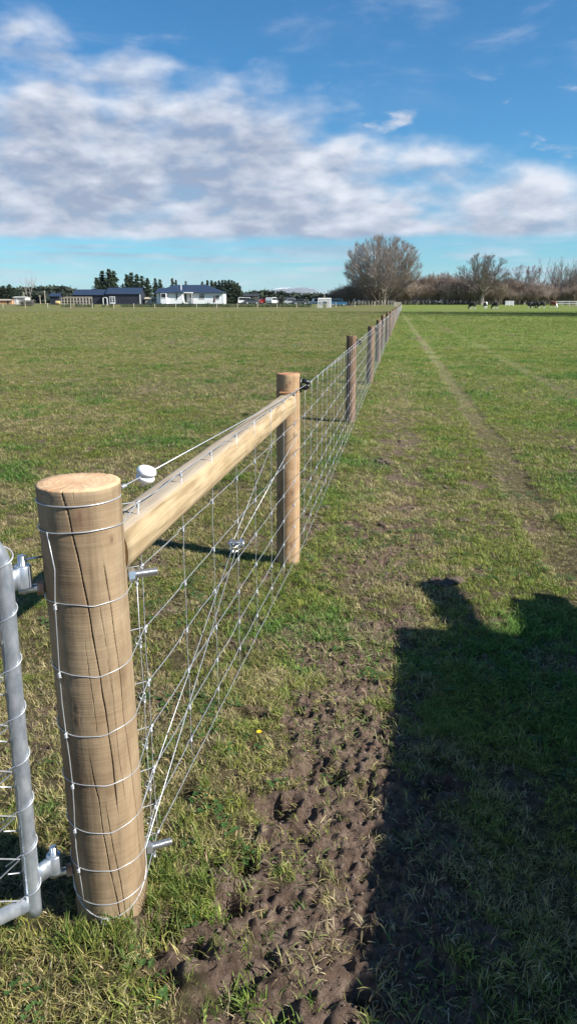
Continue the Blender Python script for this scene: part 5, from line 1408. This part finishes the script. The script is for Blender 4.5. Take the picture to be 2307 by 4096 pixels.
# ------------------------------------------------------------------ vehicles (small and far)
def car_parts(kind):
    L, Wd, H = ((4.3, 1.75, 1.45), (4.7, 1.85, 1.8), (5.2, 1.85, 1.75))[kind]
    if kind == 0: prof = [(-L / 2, .35), (L / 2, .35), (L / 2, .75), (L * .30, .88), (L * .12, H), (-L * .28, H), (-L * .44, .95), (-L / 2, .9)]
    elif kind == 1: prof = [(-L / 2, .35), (L / 2, .35), (L / 2, .9), (L * .30, 1.02), (L * .18, H), (-L * .46, H), (-L / 2, 1.0)]
    else: prof = [(-L / 2, .45), (L / 2, .45), (L / 2, .95), (L * .26, 1.05), (L * .14, H), (-L * .12, H), (-L * .17, 1.05), (-L / 2, 1.05)]
    body = MB().prism(prof, -Wd / 2, Wd / 2)
    if kind == 0: gl = [(L * .26, .92), (L * .11, H - .08), (-L * .27, H - .08), (-L * .40, .97)]
    elif kind == 1: gl = [(L * .27, 1.06), (L * .165, H - .1), (-L * .44, H - .1), (-L * .46, 1.08)]
    else: gl = [(L * .22, 1.1), (L * .125, H - .1), (-L * .11, H - .1), (-L * .14, 1.1)]
    glass = MB().prism(gl, -Wd / 2 - .01, Wd / 2 + .01)
    wh = []
    for s_ in (-.3, .3):
        for q in (-1, 1):
            T = Matrix.Translation((L * s_, q * (Wd / 2 - .1), .33)) @ Matrix.Rotation(math.pi / 2, 4, 'X')
            wh.append((MB().lathe([(.25, -.1), (.33, -.08), (.33, .08), (.25, .1)], 14, T), MB().lathe([(.2, -.115), (.21, .115)], 10, T)))
    return body, glass, wh
def car(px, Y, kind, paint, label, rz=0.0):
    x = XP(px, Y); b, g, wh = car_parts(kind); t = thing(('car', 'van', 'pickup_truck')[kind], label, ('car', 'van', 'truck')[kind], (x, Y, ghs(x, Y)), rz)
    b.build('body', paint, t); g.build('window', M['glass'], t)
    for ty, rim in wh: o = ty.build('wheel', M['tyre'], t); rim.build('rim', M['silver'], o)
car(987, 205, 1, M['white'], 'white van parked in front of the black gabled shed', .1)
car(1006, 203, 0, M['grey'], 'dark grey car parked right of the white van', .2)
car(1063, 208, 0, M['red'], 'red car parked right of the black gabled shed', .3)
car(1088, 206, 1, M['white'], 'white van parked right of the red car', 1.2)
car(1168, 206, 0, M['silver'], 'silver car parked before the long dark shed', .05)
car(1200, 204, 0, M['grey'], 'dark car parked before the small white shed', .1)
car(1262, 207, 2, M['silver'], 'silver pickup truck left of the white greenhouse frame', .2)
car(1351, 196, 1, M['blue'], 'blue van parked right of the white greenhouse frame', .05)

# ------------------------------------------------------------------ far fences
fpost = [MB().tube([(0, 0, -.3), (0, 0, 1.15)], [.085, .075], 7).mesh('post', M['timber']), MB().tube([(0, 0, -.3), (0, 0, 1.1)], [.07, .06], 6).mesh('post', M['bark'])]
def cross_fence(name, label, pxs, Ys, kind, wires, wz=1.05):
    pts = [(XP(p, Y), Y) for p, Y in zip(pxs, Ys)]; x0, y0 = pts[0]
    t = thing(name, label, 'fence', (x0, y0, 0))
    for x, y in pts: link('post', fpost[kind], t, (x - x0, y - y0, ghs(x, y)), 0, (1, 1, random.Random(int(x * 9)).uniform(.93, 1.08)))
    for k in range(wires):
        z = .2 + (wz - .2) * k / (wires - 1); MB().tube([(x - x0, y - y0, z + ghs(x, y)) for x, y in pts], .006, 3, False).build('wire', M['wire'], t)
    return t
cross_fence('post_and_wire_fence', 'pale post and wire fence across the paddock in front of the house', [12, 101, 191, 283, 369, 455, 535, 619, 703, 786, 867, 949, 1029, 1108, 1186, 1264, 1342, 1418, 1496, 1572], [185] * 20, 0, 5)
cross_fence('post_and_wire_fence', 'second fence of closer posts behind, left of the fence end', list(range(1318, 1580, 13)), [200] * 21, 0, 4)
cross_fence('post_and_wire_fence', 'far fence of thin posts before the bare shrubs on the right', list(range(1620, 2320, 24)), [203] * 30, 1, 4)
def rail_fence(label, px0, px1, Y, n, nr, m_, h=1.2, name='rail_fence', cat='fence'):
    x0, x1 = XP(px0, Y), XP(px1, Y); t = thing(name, label, cat, ((x0 + x1) / 2, Y, ghs((x0 + x1) / 2, Y))); w_ = (x1 - x0) / 2
    for i in range(n + 1): x = -w_ + 2 * w_ * i / n; MB().box(x - .07, x + .07, -.06, .06, -.2, h).build('post', m_, t)
    for k in range(nr): z = h - .12 - k * (h - .2) / nr; MB().box(-w_, w_, -.10, -.062, z - .08, z + .08).build('rail', m_, t)
rail_fence('white board gate panel standing behind the left three cattle', 2020, 2052, 188, 2, 4, M['white'], 1.25, 'board_gate', 'gate')
rail_fence('white rail fence at the right edge behind the brown cow', 2222, 2330, 188, 4, 2, M['concrete'], 1.2)
rail_fence('timber gate across the far end of the netting fence', 1573, 1602, 181, 2, 4, M['timber'], 1.2, 'board_gate', 'gate')

# ------------------------------------------------------------------ cattle
def cow_body():
    V = {'rump': (-.62, 0, 1.12), 'hip': (-.50, 0, 1.14), 'mid': (-.05, 0, 1.05), 'chest': (.40, 0, 1.04), 'with': (.62, 0, 1.08), 'neck': (.88, 0, .86), 'poll': (1.10, 0, .52), 'face': (1.20, 0, .28), 'muz': (1.25, 0, .10)}
    R_ = {'rump': .22, 'hip': .31, 'mid': .37, 'chest': .35, 'with': .27, 'neck': .19, 'poll': .145, 'face': .11, 'muz': .08}
    names = list(V); vs = [V[n] for n in names]; rs = [R_[n] for n in names]; es = [(i, i + 1) for i in range(len(names) - 1)]
    def chain(start, pts):
        p = names.index(start)
        for q, r_ in pts: vs.append(q); rs.append(r_); es.append((p, len(vs) - 1)); p = len(vs) - 1
    for s_ in (-1, 1):
        chain('hip', [((-.52, .20 * s_, .86), .17), ((-.46, .21 * s_, .62), .10), ((-.62, .20 * s_, .38), .062), ((-.58, .20 * s_, .12), .05), ((-.54, .20 * s_, .02), .062)])
        chain('chest', [((.48, .18 * s_, .78), .14), ((.50, .19 * s_, .55), .085), ((.50, .19 * s_, .36), .06), ((.49, .19 * s_, .12), .048), ((.52, .19 * s_, .02), .06)])
        chain('poll', [((1.04, .14 * s_, .60), .045), ((1.00, .24 * s_, .60), .035)])
    chain('rump', [((-.80, 0, 1.08), .04), ((-.86, 0, .80), .03), ((-.86, 0, .45), .035)])
    me = bpy.data.meshes.new('cow'); me.from_pydata(vs, es, [])
    o = bpy.data.objects.new('cow', me); col.objects.link(o)
    m1 = o.modifiers.new('skin', 'SKIN')
    bm = bmesh.new(); bm.from_mesh(me); ly = bm.verts.layers.skin.verify(); bm.verts.ensure_lookup_table()
    for i, r_ in enumerate(rs): bm.verts[i][ly].radius = (r_, r_)
    bm.verts[2][ly].use_root = True
    bm.to_mesh(me); bm.free()
    m2 = o.modifiers.new('sub', 'SUBSURF'); m2.levels = 2; m2.render_levels = 2
    dg = bpy.context.evaluated_depsgraph_get(); em = bpy.data.meshes.new_from_object(o.evaluated_get(dg))
    bpy.data.objects.remove(o); em.polygons.foreach_set('use_smooth', [True] * len(em.polygons)); return em
def cow_mat(name, coat, leg=.55, face=False, belt=False):
    m = bpy.data.materials.new(name); m.use_nodes = True
    nt = m.node_tree; N = nt.nodes; L = nt.links; p = N['Principled BSDF']; p.inputs['Roughness'].default_value = .7
    tc = N.new('ShaderNodeTexCoord'); sx = N.new('ShaderNodeSeparateXYZ'); L.new(tc.outputs['Object'], sx.inputs[0])
    nz = N.new('ShaderNodeTexNoise'); nz.inputs['Scale'].default_value = 2.3; L.new(tc.outputs['Object'], nz.inputs[0])
    def mth(op, a, b):
        n = N.new('ShaderNodeMath'); n.operation = op; n.use_clamp = False
        for s_, v_ in zip(n.inputs, (a, b)):
            if isinstance(v_, (int, float)): s_.default_value = v_
            else: L.new(v_, s_)
        return n.outputs[0]
    low = mth('LESS_THAN', mth('ADD', sx.outputs[2], mth('MULTIPLY', mth('SUBTRACT', nz.outputs[0], .5), .5)), leg)
    notface = mth('LESS_THAN', sx.outputs[0], .95)
    f = mth('MULTIPLY', low, notface)
    if face: f = mth('MAXIMUM', f, mth('GREATER_THAN', sx.outputs[0], .98))
    if belt: f = mth('MAXIMUM', f, mth('MULTIPLY', mth('GREATER_THAN', nz.outputs[0], .56), notface))
    mx = N.new('ShaderNodeMix'); mx.data_type = 'RGBA'; L.new(f, mx.inputs[0]); mx.inputs[6].default_value = (*coat, 1); mx.inputs[7].default_value = (.72, .70, .66, 1)
    L.new(mx.outputs[2], p.inputs['Base Color']); return m
cow_me = cow_body()
cows = [(1890, 1237, 118, 'blk', 'leftmost black and white cow grazing with its head to the left'), (1940, 1235, 88, 'pat', 'second cow from the left, black and white, rump to the camera'), (1980, 1236, 112, 'blk', 'third cow from the left, black with white legs, head down'),
        (2123, 1234, 20, 'blk', 'leftmost black cow of the tight right hand bunch'), (2143, 1235, 165, 'blk', 'middle black cow of the tight right hand bunch'), (2166, 1234, 130, 'blk', 'rightmost black cow of the bunch, beside the brown one'), (2211, 1233, -70, 'red', 'only brown cow, white faced, at the right')]
cm = {'blk': cow_mat('black cow hide', (.012, .011, .011), .50), 'pat': cow_mat('black and white cow hide', (.012, .011, .011), .6, False, True), 'red': cow_mat('red brown cow hide', (.20, .065, .028), .42, True)}
cow_var = {}
for k_, m_ in cm.items():
    e = cow_me.copy(); e.materials.clear(); e.materials.append(m_); cow_var[k_] = e
for px, py, rz, k_, lb in cows:
    Y = CAMZ * 3018 / (py - HOR) * .99; x = XP(px, Y); s_ = 1.03 if k_ != 'red' else 1.16
    o = link('cow', cow_var[k_], None, (x, Y, 0.0), R(rz), s_); tag(o, lb, 'cow', 'cattle grazing by the far trees')

# ------------------------------------------------------------------ clods, flower
def clod(px, py, w_, label, i, matl=None):
    p = Gd(px, py); r = random.Random(900 + i); mb = MB(); z0 = ghs(p.x, p.y)
    w_ *= 1.5
    for q in range(r.randint(3, 5)):
        bm = bmesh.new(); bmesh.ops.create_icosphere(bm, subdivisions=3, radius=1)
        ox, oy, s_ = r.gauss(0, w_ * .28), r.gauss(0, w_ * .28), w_ * r.uniform(.18, .42)
        for v_ in bm.verts:
            n = 1 + 1.3 * (float(fbm(v_.co.x * 2.6 + i * 3 + q, v_.co.y * 2.6 + v_.co.z * 2.1, 4, 7, .65)) - .5)
            v_.co = Vector((v_.co.x * s_ * n + ox, v_.co.y * s_ * n + oy, v_.co.z * s_ * .42 * n + s_ * .20))
        b = len(mb.v); bm.verts.ensure_lookup_table(); mb.v += [tuple(v_.co) for v_ in bm.verts]
        mb.f += [tuple(b + v_.index for v_ in f.verts) for f in bm.faces]; mb.mi += [0] * len(bm.faces); bm.free()
    o = mb.build('soil_clod', matl or M['clod'], None, True); o.location = (p.x, p.y, z0); tag(o, label, 'clod', 'soil clods on the grass')
for i, (px, py, w_, lb) in enumerate(((1535, 1852, .10, 'dark soil clod on the strip right of the orange post'), (1785, 2325, .085, 'grey soil clod at the tip of the dark shadow'), (1600, 1765, .05, 'small dark clod beyond the big clod right of the fence'), (1975, 1862, .04, 'small dark clod left of the wheel track, further one'), (1975, 1905, .04, 'small dark clod left of the wheel track, nearer one'), (2270, 1800, .07, 'dark clod right of the wheel track at the picture edge'), (1780, 1950, .05, 'pale clod half way between fence and wheel track'), (1840, 2085, .05, 'small clod near the dry scraps before the shadow'), (2235, 1755, .05, 'small dark clod far right of the wheel track'), (1290, 2035, .05, 'brown clod at the foot of the netting beyond the orange post'))):
    clod(px, py, w_, lb, i)
p = Gd(1036, 2961); z0 = ghs(p.x, p.y); t = thing('dandelion', 'tiny yellow flower in the grass right of the netting', 'flower', (p.x, p.y, z0))
MB().tube([(0, 0, -.005), (.002, 0, .016), (.001, .002, .03)], .0012, 5).build('stem', M['hedge'], t)
mb = MB()
for k in range(14):
    a = k * 2.4; d = Vector((math.cos(a), math.sin(a), .35)); sd = Vector((-d.y, d.x, 0)) * .0022; c0 = Vector((.001, .002, .03)); mb.quad(c0 - sd * .4, c0 + sd * .4, c0 + d * .009 + sd, c0 + d * .009 - sd)
mb.build('petals', M['yellow'], t)

# ------------------------------------------------------------------ right of the picture: the loaded trailer and the tall trees, all unseen and added to cast shadows into view
def blocker():  # unseen object, added and shaped to throw the large lower right shadow
    ang = math.atan2(.338, 1.766); rz = -ang
    cnr = Vector((1.975, 2.463, 0))                       # front left upper corner stands here
    t = thing('shadow_trailer', 'grey steel trailer loaded with fence posts, unseen, added to cast the lower right shadow', 'blocker', (cnr.x, cnr.y, 0), rz)
    Lt, Wt, Ht = 3.6, 1.5, 1.15
    MB().box(0, Wt, -Lt, 0, .52, .58).build('deck', M['steel'], t)
    MB().box(0, .04, -Lt, 0, .582, Ht).build('side_board', M['steel'], t); MB().box(Wt - .04, Wt, -Lt, 0, .582, Ht).build('side_board', M['steel'], t)
    MB().box(.042, Wt - .042, -.04, 0, .582, Ht - .01).build('front_board', M['steel'], t); MB().box(.042, Wt - .042, -Lt, -Lt + .04, .582, Ht - .01).build('tail_board', M['steel'], t)
    MB().tube([(Wt / 2, 0, .5), (Wt / 2, 1.0, .5)], .04, 8).build('drawbar', M['steel'], t)
    MB().tube([(Wt / 2 + .05, .8, .5), (Wt / 2 + .05, .8, -.02)], .03, 8).build('jockey_stand', M['steel'], t)
    MB().box(.05, Wt - .05, -Lt + .3, -.4, .08, .5).build('chassis_skirt', M['steel'], t)
    for x in (-.12, Wt + .12):
        w = MB().lathe([(.2, -.09), (.32, -.08), (.32, .08), (.2, .09)], 18, Matrix.Translation((x, -Lt * .55, .32)) @ Matrix.Rotation(math.pi / 2, 4, 'Y')).build('wheel', M['tyre'], t, True)
        MB().lathe([(.19, -.1), (.19, .1)], 12, Matrix.Translation((x, -Lt * .55, .32)) @ Matrix.Rotation(math.pi / 2, 4, 'Y')).build('rim', M['silver'], w)
    specs = [(.25, .56, 1.212, .060)] + [(.70, .40, 1.212, .06), (.825, .50, 1.212, .062), (.95, .36, 1.212, .06), (1.08, .33, 1.21, .06), (1.21, .38, 1.212, .06), (1.34, .30, 1.21, .06)]  # added posts, ends reach forward to form the fingers of the shadow
    for i, (x, e, z, r_) in enumerate(specs):
        a = .25 if i < 1 else 0
        o = MB().tube([(0, -2.2, 0), (0, 0, 0)], [r_ * 1.04, r_], 12).build('shadow_post', M['post3'], None, True)
        mw = Matrix.Translation((cnr.x, cnr.y, 0)) @ Matrix.Rotation(rz, 4, 'Z') @ Matrix.Translation((x, e, z)) @ Matrix.Rotation(a, 4, 'Z')
        o.matrix_world = mw; tag(o, nth(i + 1) + ' added round fence post from the left, placed to shape the shadow, on the trailer load', 'post', 'posts loaded on the trailer')
blocker()
big = [conifer_meshes(700 + i, 30, 5.0, .3, 1.0) for i in range(2)]  # unseen trees, added to throw the dark strip across the far field
for i, (x, y, h) in enumerate(((47, 98, 37), (46, 91, 32), (49, 84, 33), (46, 77, 29), (52, 70, 31), (56, 92, 33), (58, 79, 33))):
    t = thing('shadow_tree', nth(i + 1) + ' tall dark tree from an unseen clump added to cast the far field shadow', 'tree', (x, y, -.05), i, 'unseen trees added for the far field shadow', (h / 30 * .8, h / 30 * .8, h / 30))
    link('trunk', big[i % 2][0], t); link('foliage', big[i % 2][1], t)

# ------------------------------------------------------------------ the air
def haze():
    mb = MB(); mb.box(-31000, 31000, -5000, 31000, -12, 900)
    m = bpy.data.materials.new('thin haze'); m.use_nodes = True; N = m.node_tree.nodes; N.clear()
    out = N.new('ShaderNodeOutputMaterial'); v = N.new('ShaderNodeVolumePrincipled'); v.inputs['Color'].default_value = (.86, .93, 1, 1); v.inputs['Density'].default_value = 2.2e-5
    m.node_tree.links.new(v.outputs[0], out.inputs['Volume'])
    tag(mb.build('haze', m), 'thin blue haze over the plain', 'haze', kind='stuff')
haze()
